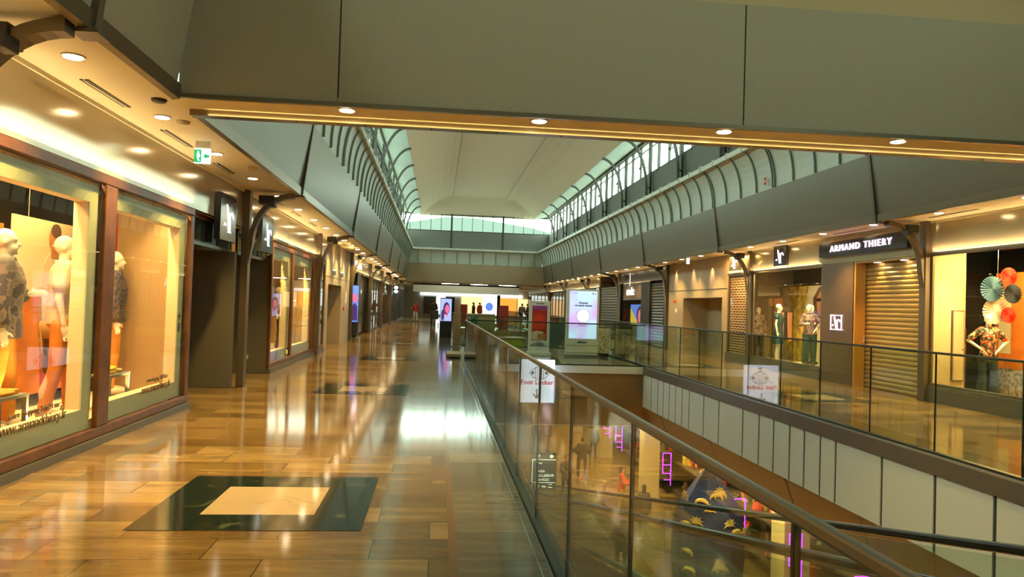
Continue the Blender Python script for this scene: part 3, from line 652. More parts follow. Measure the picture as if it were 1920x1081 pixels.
    if legs:
        c = MB(); loft(c, [(0, 0, .80, .15 * w_, .10), (0, .01, .90, .178 * w_ + g * .3 + (.02 if female else 0), .122), (0, 0, 1.03, .148 * w_ + g * .3, .108)], legs)
        for sd in (-1, 1):
            hp_, kn, an = Lg[sd]; fl = .055 if legs_kind == 'flared' else 0
            if legs_kind == 'shorts': seg(c, hp_, kn + Vector((0, 0, .06)), .098, .085, legs)
            else:
                seg(c, hp_, kn, .098 * w_, .068, legs); seg(c, kn, an + Vector((0, .005, .02)), .068, .058 + fl, legs)
        remeshed(c, 'trousers' if legs_kind != 'shorts' else 'shorts', legs, max(vox, .013), r, 2)
    if shoes:
        for sd in (-1, 1):
            c = MB(); an = Lg[sd][2]; c.ell(an + Vector((0, -.055, -.045)), (.052, .135, .048), shoes, 12, 8); c.ell(an + Vector((0, .025, -.035)), (.046, .055, .055), shoes, 10, 8)
            o = c.build('shoe', None, smooth=True); o.parent = r
    if hair:
        c = MB(); c.ell(hp(0, .028, .04), (.083, .092, .10), hair, 14, 10); 
        if female: c.ell(hp(0, .06, -.05), (.078, .06, .13), hair, 12, 8)
        o = c.build('hair', None, smooth=True); o.parent = r
    if base:
        c = MB(); c.lathe([(.17, 0), (.17, .008), (.03, .012)], (0, 0, -.014), 'chrome', 20); o = c.build('base_plate', None); o.parent = r; o.scale = (1, 1, 1)
    return r
# ------------------------------------------------------------------ A-T emblem
def emblem(x, yc, zc, w_, h, side, m, parent, name='emblem', frame=False):
    """stylised diagonal stroke, small serif and 'r'; side +1: on the left wall (reads along +y)"""
    d = 1 if side > 0 else -1
    P = lambda u, v: (yc + d * (u - .5) * w_, zc + (v - .5) * h)
    t = MB(); a, b = (x, x + .012 * d)
    for poly in ([(.24, 1.0), (.34, .97), (.60, .10), (.46, .10), (.27, .80)], [(.02, .22), (.16, .34), (.22, .22)],
                 [(.52, .72), (.66, .72), (.66, .08), (.76, 0), (.44, 0), (.54, .10)], [(.66, .72), (.66, .62), (.80, .70), (.98, .52), (.99, .66), (.84, .78)]):
        t.prism([P(*q) for q in poly], 'x', a, b, m)
    if frame:
        for q in (((-.15, -.12), (1.15, -.06)), ((-.15, 1.06), (1.15, 1.12)), ((-.15, -.12), (-.09, 1.12)), ((1.09, -.12), (1.15, 1.12))):
            (u0, v0), (u1, v1) = q; p0 = P(u0, v0); p1 = P(u1, v1); t.box(min(a, b), max(a, b), min(p0[0], p1[0]), max(p0[0], p1[0]), p0[1], p1[1], m)
    return t.build(name, parent)
# ================================================================== LEFT SIDE SHOPS
# rear enclosure of the left shops
t = MB(); t.box(-6.6, -6.5, -10, 90, 0, 3.3, 'shop_wall'); S(t, 'wall_left_back')
t = MB(); t.box(-3.36, -3.29, -10, 22.4, 2.67, 3.3, 'lacquer'); t.box(-3.30, -3.27, -10, 22.4, 3.26, 3.3, 'soffit_paint'); t.box(-3.4, -3.29, 22.4, 28.3, 1.98, 3.3, 'beige_plaster'); t.box(-3.4, -3.285, 22.4, 28.3, 2.20, 2.215, 'seam_dark'); S_each(t, 'wall_left')
t = MB(); t.box(-3.35, -3.26, -10, 10.45, 0, .075, 'plinth_grey'); S(t, 'baseboard_left')
t = MB(); t.box(-3.35, -3.26, 15.25, 22.4, 0, .10, 'plinth_grey'); S(t, 'baseboard_left')
def shop_window(label, x, panes, y0, y1, z0, z1, side, frame_m, posts, fw=.10, border=.2, parts=None, reveal=.13):
    """framed display window; panes = list of (ya, yb)"""
    r = thing('shop_window', label, 'shop window', (x, (y0 + y1) / 2, z0))
    xo = (x - .04, x + .012) if side > 0 else (x - .012, x + .04)
    t = MB(); t.box(*xo, y0, y1, z0, z0 + fw, frame_m); t.box(*xo, y0, y1, z1 - fw, z1, frame_m)
    for a, b in posts: t.box(*xo, a, b, z0 + fw, z1 - fw, frame_m)
    t.build('frame', r, bevel=.012)
    d = -side
    for (a, b) in panes:
        t = MB(); xg = x + d * .02; t.box(min(xg, xg + .008), max(xg, xg + .008), a, b, z0 + fw, z1 - fw, 'shop_glass'); t.build('glass_pane', r)
        if border:
            t = MB(); xb = x + d * .06; q0, q1 = min(xb, xb + d * .015), max(xb, xb + d * .015); zz0, zz1 = z0 + fw, z1 - fw
            t.box(q0, q1, a, b, zz0, zz0 + border, 'frosted_border'); t.box(q0, q1, a, b, zz1 - border, zz1, 'frosted_border')
            t.box(q0, q1, a, a + border * .8, zz0 + border, zz1 - border, 'frosted_border'); t.box(q0, q1, b - border * .9, b, zz0 + border, zz1 - border, 'frosted_border'); t.build('border_panel', r)
            t = MB(); xr = xb + d * .015; xe = xb + d * (.015 + reveal); q0, q1 = min(xr, xe), max(xr, xe); ia, ib = a + border * .8, b - border * .9
            t.box(q0, q1, ia, ib, zz0 + border - .02, zz0 + border, 'cream_reveal'); t.box(q0, q1, ia, ib, zz1 - border, zz1 - border + .02, 'cream_reveal')
            t.box(q0, q1, ia - .02, ia, zz0 + border, zz1 - border, 'cream_reveal'); t.box(q0, q1, ib, ib + .02, zz0 + border, zz1 - border, 'cream_reveal'); t.build('reveal', r)
    return r
# display window A (two panes, wooden frame)
wa = shop_window('wooden framed double shop window with beige menswear mannequins, nearest on the left', LW, [(4.95, 7.72), (7.99, 10.28)], 4.8, 10.43, .075, 2.67, 1, 'wood', [(4.8, 4.95), (7.72, 7.99), (10.28, 10.43)])
for yc, sx in ((6.62, 1.0), (9.35, .84)):
    text('www.armandthiery.fr', .125, 'letter_print', (-3.312, yc, .40), FACE_L, wa, sx=1.0 * sx)
    text('votre shopping 24h/24 sur :', .075, 'letter_print', (-3.312, yc + .03, .50), FACE_L, wa, sx=sx)
t = MB(); t.box(-3.313, -3.31, 10.0, 10.06, 1.03, 1.14, 'ink'); t.box(-3.313, -3.31, 10.0, 10.06, 1.18, 1.19, 'ink'); t.box(-3.313, -3.31, 10.0, 10.06, 1.26, 1.27, 'ink'); t.build('sticker', wa)
text('XX', .06, 'ink', (-3.311, 10.03, 1.225), FACE_L, wa, 'sticker_text', sx=.8)
t = MB(); t.box(-5.4, -3.52, 2, 10.36, 0, .2, 'cream_reveal'); S(t, 'floor')
t = MB(); t.box(-5.5, -5.4, 2, 10.45, 0, 3.3, 'dark_room'); t.box(-5.5, -3.36, 10.38, 10.45, 0, 3.3, 'dark_room'); t.box(-5.5, -3.36, 1.9, 2, 0, 3.3, 'dark_room'); t.box(-5.5, -3.5, 2, 10.4, 2.98, 3.02, 'dark_room'); S_each(t, 'wall_shop_menswear')
t = MB(); t.box(-4.24, -3.5, 10.34, 10.375, .2, 2.6, 'tan_panel'); t.box(-4.26, -4.24, 10.33, 10.378, .2, 2.6, 'poster_red')
tag(t.build('display_screen'), 'plain tan display panel closing the end of the nearest left window', 'display panel')
# poster with a standing man
r = thing('poster', 'hanging backdrop panel with man in pink top and orange dune in the nearest window', 'poster', (-4.45, 8.9, .22))
t = MB(); t.box(-4.47, -4.45, 8.29, 10.2, .35, 2.3, 'poster_cream'); t.build('panel', r)
t = MB(); zt = lambda y: 1.48 + .05 * math.sin(y * 4)
ys_ = [8.29 + .1 * k for k in range(20)] + [10.2]
t.prism([(8.29, .35)] + [(y, zt(y)) for y in ys_] + [(10.2, .35)], 'x', -4.45, -4.447, 'poster_orange')
t.prism([(8.90, .95), (8.86, 1.4), (8.92, 1.80), (9.5, 1.80), (9.56, 1.4), (9.52, .95)], 'x', -4.447, -4.443, 'poster_beige'); t.prism([(8.92, 1.80), (9.06, 1.95), (9.34, 1.95), (9.5, 1.80)], 'x', -4.447, -4.443, 'poster_beige')
t.prism([(8.84, 1.5), (8.90, 1.5), (8.96, .95), (8.88, .92)], 'x', -4.445, -4.441, 'poster_skin')
t.prism([(8.92, .95), (8.96, .42), (9.14, .42), (9.2, .95)], 'x', -4.4465, -4.442, 'poster_red'); t.prism([(9.18, .95), (9.24, .42), (9.42, .42), (9.5, .95)], 'x', -4.4465, -4.442, 'poster_red')
t.prism([(9.08, 1.88), (9.08, 2.04), (9.24, 2.04), (9.24, 1.88)], 'x', -4.446, -4.440, 'poster_skin'); t.ell((-4.443, 9.13, 2.11), (.004, .11, .13), 'poster_skin', 14, 10)
t.ell((-4.441, 9.17, 2.19), (.004, .12, .09), 'poster_dark', 14, 8); t.ell((-4.441, 9.22, 2.10), (.004, .05, .10), 'poster_dark', 12, 8); t.build('picture', r)
t = MB(); t.tube([(-4.46, 8.6, 2.28), (-4.46, 8.6, 2.98)], .006, 'chrome', 6); t.tube([(-4.46, 9.6, 2.28), (-4.46, 9.6, 2.98)], .006, 'chrome', 6); t.build('hanging_wire', r)
t = MB(); t.box(-4.62, -4.6, 4.5, 8.4, .25, 2.2, 'poster_orange'); tag(t.build('poster'), 'plain orange backdrop panel behind the mannequin in jacket', 'poster')
figure('mannequin', 'white mannequin in printed jacket and orange chinos at the left edge', 'mannequin', (-3.92, 7.2, .215), rz=2.0, h=1.86, top='grey_print', legs='orange_cloth', shoes='cream_cloth', top_kind='jacket', sleeve=1.7, arms=('down', 'bent'), stride=.08)
MP = figure('mannequin', 'pale bald mannequin in cream polo shirt and orange trousers facing right', 'mannequin', (-3.84, 8.12, .215), rz=2.0, h=1.88, top='cream_cloth', legs='orange_cloth', shoes='cream_cloth', sleeve=.6, arms=('down', 'down'), stride=.10, apart=.03)
t = MB(); loft(t, [(-3.84, 8.12, 1.02, .20, .15), (-3.84, 8.12, 1.10, .215, .165), (-3.84, 8.12, 1.19, .205, .155)], 'khaki_cloth'); t.ell((-3.66, 8.04, 1.10), (.04, .05, .05), 'khaki_cloth', 10, 8)
t.prism([(7.98, 1.12), (8.10, 1.14), (8.14, .72), (7.98, .68), (7.93, .82)], 'x', -3.70, -3.64, 'khaki_cloth'); t.prism([(8.0, 1.12), (8.3, 1.14), (8.34, .62), (8.06, .66)], 'x', -3.99, -3.97, 'khaki_cloth')
o = t.build('tied_jacket', smooth=True); o.parent = MP; o.matrix_parent_inverse = (Matrix.Translation(MP.location) @ Matrix.Rotation(2.0, 4, 'Z') @ Matrix.Diagonal((*MP.scale, 1))).inverted()
figure('mannequin', 'mannequin in patterned shirt and orange trousers in the second pane', 'mannequin', (-4.12, 10.02, .215), rz=2.0, h=1.84, top='dark_print', legs='orange_cloth', shoes='cream_cloth', sleeve=1.8, arms=('down', 'down'))
def table(label, x, y, sx, sy, h, z0=.2):
    r = thing('display_table', label, 'side table', (x, y, z0)); t = MB(); t.box(x - sx, x + sx, y - sy, y + sy, z0 + h - .03, z0 + h, 'grey_panel'); t.build('tabletop', r)
    for a in (-1, 1):
        for b in (-1, 1): t = MB(); t.box(x + a * (sx - .02) - .018, x + a * (sx - .02) + .018, y + b * (sy - .02) - .018, y + b * (sy - .02) + .018, z0, z0 + h - .03, 'grey_panel'); t.build('leg', r)
def folded(label, x, y, z, sx, sy, m, n=1):
    t = MB()
    for k in range(n): t.ell((x, y, z + .025 + .04 * k), (sx, sy, .028), m, 16, 8); t.box(x - sx * .8, x + sx * .8, y - sy * .8, y + sy * .8, z + .04 * k, z + .04 * k + .045, m)
    tag(t.build('folded_garment', smooth=False, bevel=.01), label, 'folded clothes')
def sneaker(label, x, y, z, rz, m, g=None):
    t = MB(); t.ell((0, 0, .045), (.045, .13, .045), m, 12, 8); t.ell((0, .06, .07), (.04, .06, .05), m, 10, 8); t.box(-.045, .045, -.125, .12, 0, .02, 'white_paint')
    o = t.build('sneaker', smooth=True); o.location = (x, y, z); o.rotation_euler.z = rz; tag(o, label, 'shoe', g)
table('low grey display table with orange garment at the left edge', -3.68, 6.72, .13, .27, .40)
folded('orange garment folded on the low table at the left edge', -3.68, 6.72, .6, .11, .24, 'orange_cloth'); 
t = MB(); t.ell((-3.68, 6.58, .70), (.09, .12, .055), 'white_paint', 14, 8); tag(t.build('cap', smooth=True), 'white cap lying on the orange garment at the left edge', 'hat')
table('low grey display table with yellow garment in the second pane', -3.72, 9.0, .13, .27, .38)
folded('yellow garment folded on the table in the second pane', -3.72, 8.9, .58, .10, .14, 'yellow_cloth', 2); folded('olive garment folded beside the yellow one', -3.72, 9.12, .58, .09, .10, 'khaki_cloth')
for i, (x, y) in enumerate([(-3.66, 6.45), (-3.62, 7.08), (-3.62, 8.62)]): sneaker(['white sneaker under the left edge table', 'white sneaker beside the left edge table', 'white sneaker at the foot of the polo mannequin'][i], x, y, .2, 1.2 + i, 'cream_cloth')
sneaker('white sneaker under the second pane table', -3.7, 9.05, .2, 1.8, 'cream_cloth')
for y in (5.9, 7.2, 8.9, 9.8): lamp('SPOT', (-3.62, y, 2.9), 72, (1, .66, .27), None, .05, rot=(0, -.42, 0), angle=2.2, name='display_spot')
lamp('AREA', (-4.1, 7.2, 2.9), 65, (1, .64, .24), None, .5, 4, name='display_light')
# entrance recess between the two windows
def side_slab(label, y, x0, x1, z1, sock=False):
    r = thing('partition_panel', label, 'partition', (x0, y, 0)); t = MB(); t.box(x0, x1, y, y + .12, 0, z1, 'grey_panel'); t.build('panel', r, bevel=.004)
    if sock:
        t = MB(); t.box(-3.78, -3.70, y - .01, y, .28, .36, 'white_paint'); t.lathe([(.015, 0), (.015, .004)], (-3.74, y - .012, .32), 'black', 8); t.build('socket', r)
side_slab('grey partition panel before the first bracket column', 12.75, -4.3, -3.36, 2.25)
side_slab('grey partition panel with white socket beside the far wooden window', 15.3, -4.3, -3.3, 2.36, True)
t = MB(); t.box(-4.42, -4.36, 10.45, 15.3, 0, 3.3, 'dark_room'); t.box(-4.4, -3.36, 10.45, 15.3, 2.9, 2.95, 'soffit_paint'); S_each(t, 'wall_entrance')
for (a, b, l) in ((10.5, 12.7, 'near'), (13.1, 15.25, 'far')):
    r = thing('transom_glass', 'dark transom glass over the %s half of the left entrance' % l, 'transom', (-3.42, a, 2.25)); t = MB(); t.box(-3.44, -3.42, a, b, 2.26, 2.66, 'dark_glass'); t.build('pane', r)
    t = MB(); t.box(-3.46, -3.40, a, b, 2.22, 2.27, 'chrome'); t.box(-3.46, -3.4, a, b, 2.60, 2.67, 'wood')
    for k in range(4): t.box(-3.45, -3.41, a + k * (b - a) / 3 - .012, a + k * (b - a) / 3 + .012, 2.26, 2.62, 'seam_dark')
    t.build('frame', r)
t = MB()
for k in range(44): t.box(-4.3 + .0, -4.28, 10.5 + 0, 12.7, .03 + k * .05, .06 + k * .05, 'shutter_dark')
tag(t.build('roller_grille'), 'dark rolling grille closing the left menswear entrance', 'shutter')
t = MB(); t.box(-3.40, -3.37, 10.46, 10.50, 0, 2.25, 'chrome'); S(t, 'trim_50')
for (y0, y1, lab) in ((11.28, 12.12, 'dark wall sign with pale emblem above the left entrance, nearer one'), (13.9, 14.8, 'dark wall sign with pale emblem above the left entrance, farther one')):
    r = thing('wall_sign', lab, 'sign', (-3.22, y0, 2.33)); t = MB(); t.box(-3.29, -3.20, y0, y1, 2.34, 3.04, 'sign_dark'); t.build('panel', r, bevel=.006)
    emblem(-3.20, (y0 + y1) / 2, 2.68, (y1 - y0) * .62, .42, 1, 'letter_soft', r)
# display window D
wd = shop_window('wooden framed triple shop window with jacketed mannequin beyond the entrance', LW, [(15.35, 17.35), (17.55, 20.2), (20.85, 22.2)], 15.25, 22.35, .10, 2.62, 1, 'wood', [(15.25, 15.35), (17.35, 17.55), (20.2, 20.5), (20.7, 20.85), (22.2, 22.35)])
t = MB(); t.box(-5.4, -3.52, 15.45, 22.3, 0, .2, 'cream_reveal'); S(t, 'floor')
t = MB(); t.box(-4.9, -4.85, 15.42, 22.4, 0, 3.3, 'poster_beige'); t.box(-5, -3.36, 22.36, 22.4, 0, 3.3, 'tan_panel'); t.box(-4.9, -3.5, 15.45, 22.4, 2.95, 3.0, 'dark_room'); t.box(-4.3, -3.5, 20.5, 20.53, .2, 2.9, 'tan_panel'); S_each(t, 'wall_shop_menswear')
figure('mannequin', 'mannequin in grey jacket and scarf in the triple window', 'mannequin', (-3.9, 19.4, .215), rz=1.2, h=1.82, top='jacket_print', legs='dark_cloth', shoes='dark_cloth', top_kind='jacket', sleeve=1.8, arms=('down', 'bent'), vox=.016)
figure('mannequin', 'mannequin half hidden behind the first post of the triple window', 'mannequin', (-4.2, 18.6, .215), rz=1.5, h=1.8, top='teal_cloth', legs='green_cloth', shoes='dark_cloth', top_kind='jacket', sleeve=1.8, vox=.018)
table('small table of shoes and jars in the triple window', -3.7, 16.0, .1, .2, .42); folded('pale garment on the small table in the triple window', -3.7, 16.0, .62, .08, .15, 'cream_cloth', 2)
for i, (y, m_) in enumerate(((15.7, 'cream_cloth'), (16.45, 'poster_gold'), (16.9, 'cream_cloth'))): sneaker(['pale shoe at the near end of the triple window sill', 'tan shoe in the middle of the triple window sill', 'pale shoe beside the jacketed mannequin'][i], -3.6, y, .2, .5 * i, m_)
for y in (16.3, 18.2, 19.2, 21.3): lamp('SPOT', (-3.62, y, 2.88), 170, (1, .66, .22), None, .05, rot=(0, -.4, 0), angle=2.3, name='display_spot')
# plaster bay with service door
t = MB(); t.box(-3.4, -3.29, 26.1, 28.3, 0, 1.98, 'beige_plaster'); t.box(-3.4, -3.29, 22.4, 22.95, 0, 1.98, 'beige_plaster'); t.box(-4.3, -3.29, 26.0, 26.1, 0, 1.98, 'beige_plaster'); t.box(-4.3, -4.25, 22.4, 26.1, 0, 1.98, 'beige_plaster'); t.box(-4.3, -3.3, 22.9, 26.1, 1.98, 2.02, 'beige_plaster'); S_each(t, 'wall_left')
t = MB(); t.box(-3.96, -3.9, 22.96, 26.0, .0, 1.97, 'brown_panel'); t.box(-3.9, -3.88, 24.4, 24.43, 0, 1.97, 'black'); root = S(t, 'door_1'); t = MB(); t.tube([(-3.86, 24.2, .95), (-3.86, 24.32, .95)], .012, 'chrome', 8); t.build('door_handle', root)
for y, l in ((23.9, 'nearer'), (25.75, 'farther')):
    r = thing('wall_lamp', 'small white wall lamp over the plaster door bay, %s one' % l, 'wall lamp', (-3.27, y, 2.3)); t = MB(); t.box(-3.29, -3.19, y - .06, y + .06, 2.27, 2.43, 'white_paint'); t.build('shade', r, bevel=.01)
    t = MB(); t.box(-3.27, -3.21, y - .04, y + .04, 2.432, 2.436, 'lamp_lit'); t.build('bulb', r); lamp('SPOT', (.09, 0, .16), 22, WARM, r, .03, rot=(PI, 0, 0), angle=1.3, name='wall_lamp_light')
t = MB(); t.box(-3.29, -3.25, 26.7, 26.82, 1.15, 1.27, 'fan_red'); tag(t.build('fire_call_point', bevel=.008), 'small red fire call point on the left plaster wall', 'fire alarm')
t = MB(); t.box(-3.29, -3.285, 27.3, 27.6, 1.4, 1.8, 'white_board'); tag(t.build('notice'), 'white paper notice on the left plaster wall', 'notice')
# far left shops: one shopfront per bay
def shopfront(side, y0, y1, label, glow, mull=4, head=2.7, fr='seam_dark', fascia='lacquer', door=None, inner='goods'):
    x = LW if side > 0 else RW; d = -side
    X = lambda a: x + d * a
    bx = lambda t, a, b, *q: t.box(min(X(a), X(b)), max(X(a), X(b)), *q)
    r = thing('shopfront', label, 'shopfront', (x, (y0 + y1) / 2, 0))
    t = MB(); bx(t, -.0, .08, y0, y1, head, 3.3, fascia); bx(t, -.02, .08, y0, y1, 0, .10, fr); t.build('bulkhead', r)
    t = MB(); st = (y1 - y0) / mull
    for k in range(mull + 1):
        yy = y0 + k * st; bx(t, -.01, .05, yy - .035, yy + .035, .10, head, fr)
    bx(t, -.01, .05, y0, y1, head - .08, head, fr); t.build('frame', r)
    t = MB(); bx(t, .02, .03, y0, y1, .10, head - .08, 'shop_glass'); t.build('glass_pane', r)
    t = MB(); bx(t, 2.4, 2.45, y0, y1, 0, 3.3, 'shop_wall'); bx(t, .08, 2.45, y0, y0 + .04, 0, 3.3, 'dark_room'); bx(t, .08, 2.45, y0, y1, 2.95, 3.0, 'dark_room'); t.build('interior', r)
    t = MB()
    bx(t, 2.2, 2.38, y0 + .4, y1 - .4, 2.1, 2.6, glow); t.build('light_box', r)
    t = MB()
    for k in range(3): bx(t, 2.0, 2.38, y0 + .3, y1 - .3, .25 + .55 * k, .62 + .55 * k, inner)
    t.build('stocked_shelf', r)
    c = {'shop_glow_warm': (1, .68, .34), 'shop_glow_white': (.85, 1, .92), 'shop_glow_orange': (1, .5, .18)}[glow]
    lamp('AREA', (d * 1.2, 0, 2.9), 60, c, r, .8, (y1 - y0) * .7, name='shop_ceiling_light')
    return r
def shutter(label, side, x, y0, y1, z1, m, pitch=.1, name='roller_shutter'):
    d = -side; t = MB(); n = int(z1 / pitch); poly = []
    for k in range(n):
        z = k * pitch; poly += [(z, .0), (z + pitch * .2, .022), (z + pitch * .55, .028), (z + pitch * .85, .012)]
    pts = [(x - d * o, z) for z, o in poly] + [(x + d * .03, n * pitch), (x + d * .03, 0)]
    # strips avoid one big concave cap
    for (p, q) in zip(pts[:-3], pts[1:-2]): t.prism([p, q, (x + d * .03, q[1]), (x + d * .03, p[1])], 'y', y0, y1, m)
    return tag(t.build(name), label, 'shutter')
r = thing('shopfront', 'dark closed shop with glowing script sign beside the first left plaster bay', 'shopfront', (LW, 32, 0))
t = MB(); t.box(-3.4, -3.28, 28.6, 36.1, 2.62, 3.3, 'lacquer'); t.box(-3.4, -3.3, 31.2, 32.6, 0, 2.62, 'black'); t.build('bulkhead', r)
t = MB(); t.box(-3.42, -3.40, 32.6, 36.1, .1, 2.6, 'dark_glass'); t.build('glass_pane', r)
t = MB(); 
for k in range(6): y = 30.3 + k * .33; t.tube([(-3.26, y, 2.86), (-3.26, y + .08, 3.02 + .05 * (k in (0, 3))), (-3.26, y + .17, 2.9), (-3.26, y + .24, 2.85)], .018, 'letter_lit', 6)
t.build('script_sign', r)
shutter('dark roller shutter below the glowing script sign', 1, -3.44, 28.9, 31.15, 2.55, 'shutter_dark', .14)
r = thing('advert_totem', 'upright lit advert panel with purple portrait by the dark left shop', 'advert screen', (-3.2, 28.85, 0)); t = MB(); t.box(-3.25, -2.98, 28.82, 28.9, .2, 2.1, 'sign_dark'); t.build('housing', r); t = MB(); t.box(-3.24, -2.99, 28.80, 28.82, .7, 2.08, 'screen_blue'); t.ell((-3.11, 28.79, 1.6), (.09, .01, .18), 'screen_pink', 14, 8); t.prism([(-3.23, .75), (-3.0, .75), (-3.02, 1.3), (-3.12, 1.42), (-3.22, 1.3)], 'y', 28.795, 28.80, 'screen_dark'); t.build('screen', r)
GL = ['shop_glow_warm', 'shop_glow_orange', 'shop_glow_white']
for i in range(3):
    y0 = 36.5 + 7.8 * i; shopfront(1, y0, y0 + 7.4, 'glazed shopfront on the far left wall, %s beyond the dark shop' % ORD[i], GL[i % 3], 5)
shopfront(1, 60, 74, 'last glazed shopfront on the left wall before the end of the mall', 'shop_glow_white', 6)
r = thing('projecting_sign', 'two white round lit signs one above the other on the left wall', 'sign', (-2.97, 54, 2.14))
t = MB(); t.box(-3.2, -2.75, 54, 54.1, 2.1, 2.72, 'sign_dark'); t.build('bracket_panel', r, bevel=.02)
for z in (2.26, 2.54): t = MB(); t.ell((-2.97, 53.99, z), (.15, .03, .12), 'exit_white', 16, 8); t.build('round_light', r)
# ================================================================== RIGHT SIDE SHOPS
t = MB(); t.box(12.4, 12.5, -10, 90, 0, 3.3, 'dark_room'); S(t, 'wall_right_back')
t = MB(); t.box(8.98, 9.07, -10, 22.5, 2.69, 3.3, 'lacquer'); t.box(8.96, 8.99, -10, 22.5, 3.26, 3.3, 'soffit_paint'); S_each(t, 'wall_right')
t = MB(); t.box(8.95, 9.0, -10, 13.0, 0, .30, 'plinth_grey'); S(t, 'baseboard_right')
t = MB(); t.box(8.95, 9.0, 16.75, 22.5, 0, .26, 'plinth_grey'); S(t, 'baseboard_right')
w1 = shop_window('wide shop window with floral shirt mannequin on the right edge', RW, [(6.0, 12.82)], 5.9, 12.9, .30, 2.70, -1, 'bronze_trim', [(12.82, 12.9), (5.9, 6.0)], .045, 0)
t = MB(); t.box(9.05, 12.4, 5, 13.15, 0, .12, 'poster_beige'); S(t, 'floor')
t = MB(); t.box(9.07, 9.86, 13.1, 13.18, 0, 3.0, 'column_beige'); t.box(12.0, 12.1, 5, 15.0, 0, 3.3, 'dark_room'); t.box(9.25, 12.1, 15.3, 15.4, 0, 3.3, 'dark_room'); t.box(9.05, 12.1, 5, 15.4, 3.0, 3.05, 'dark_room')
t.box(9.86, 12.0, 14.9, 14.95, 2.0, 2.03, 'brown_panel'); t.box(9.86, 12.0, 14.9, 14.95, 1.6, 1.62, 'brown_panel'); S_each(t, 'wall_shop_womenswear')
r = S(MB().box(9.58, 9.82, 13.07, 13.1, .36, 1.68, 'brown_panel'), 'door_2'); t = MB(); t.box(9.60, 9.80, 13.06, 13.075, .38, 1.66, 'column_beige'); t.build('leaf', r); t = MB(); t.ell((9.78, 13.05, .95), (.012, .012, .012), 'black', 8, 6); t.build('door_handle', r)
t = MB(); t.box(9.15, 9.20, 13.07, 13.1, 1.42, 1.55, 'plinth_grey'); t.ell((9.175, 13.065, 1.49), (.015, .006, .015), 'chrome', 8, 6); tag(t.build('wall_keypad'), 'small grey keypad on the yellow wall inside the right window', 'keypad')
r = thing('poster', 'orange backdrop panel with rocky lower part behind the floral mannequin', 'poster', (10.6, 12, .12))
t = MB(); t.box(10.7, 10.75, 9.0, 13.4, .12, .62, 'poster_rock'); t.box(10.7, 10.75, 9.0, 13.4, .62, 2.42, 'poster_orange'); t.box(10.697, 10.7, 13.0, 13.3, .9, 2.1, 'poster_cream'); t.build('panel', r)
figure('mannequin', 'bald mannequin in floral blouse with hands on hips and flared jeans', 'mannequin', (9.66, 12.25, .135), rz=-.35, h=1.50, top='floral', legs='denim', shoes='dark_cloth', female=True, arms=('hip', 'hip'), sleeve=.8, legs_kind='flared')
def fan(label, x, y, z, rad, m):
    t = MB(); n = 26
    for k in range(n):
        a0, a1, a2 = 2 * PI * k / n, 2 * PI * (k + .5) / n, 2 * PI * (k + 1) / n
        P = lambda a, r_, dy: (x + r_ * math.cos(a), y + dy, z + r_ * math.sin(a))
        c0, c1 = P(0, 0, -.02), P(0, 0, .03); vs = [c0, P(a0, rad * .96, .015), P(a1, rad * 1.05, -.02), P(a2, rad * .96, .015), c1, P(a0, rad * .96, .022), P(a1, rad * 1.05, -.012), P(a2, rad * .96, .022)]
        t.add(vs, [(0, 1, 2), (0, 2, 3), (4, 6, 5), (4, 7, 6), (1, 5, 6, 2), (2, 6, 7, 3)], m)
    tag(t.build('paper_rosette'), label, 'paper rosette')
fan('red pleated paper rosette hanging topmost of the bunch', 10.19, 12.45, 2.31, .155, 'fan_red'); fan('large slate blue paper rosette at the left of the bunch', 9.93, 12.52, 2.08, .225, 'fan_blue')
fan('navy paper rosette at the right below the red one', 10.22, 12.38, 2.0, .17, 'fan_navy'); fan('large white paper rosette in the middle of the bunch', 10.04, 12.59, 1.68, .23, 'fan_white'); fan('small red paper rosette at the bottom of the bunch', 10.17, 12.42, 1.62, .14, 'fan_red')
t = MB(); t.tube([(10.15, 12.66, 1.2), (10.15, 12.66, 3.0)], .006, 'chrome', 6); tag(t.build('cord'), 'thin cord holding the paper rosettes from the ceiling', 'cord')
t = MB(); t.tube([(9.58, 12.72, .12), (9.58, 12.72, 1.35)], .012, 'chrome', 8); t.lathe([(.12, 0), (.12, .012)], (9.58, 12.72, .12), 'chrome', 14); tag(t.build('display_stand'), 'slim metal stand left of the floral blouse mannequin', 'stand')
r = thing('ceiling_light', 'bright strip light inside the wide right window', 'ceiling light', (9.8, 12, 2.95)); t = MB(); t.box(9.6, 9.95, 11.0, 12.6, 2.93, 2.99, 'chrome'); t.build('housing', r); t = MB(); t.box(9.63, 9.92, 11.05, 12.55, 2.92, 2.935, 'lamp_lit'); t.build('diffuser', r)
lamp('AREA', (9.8, 11.5, 2.85), 80, (1, .62, .16), None, .4, 2.5, name='display_light'); lamp('SPOT', (9.5, 12.0, 2.9), 120, (1, .7, .3), None, .05, rot=(.3, .25, 0), angle=1.6, name='display_spot')
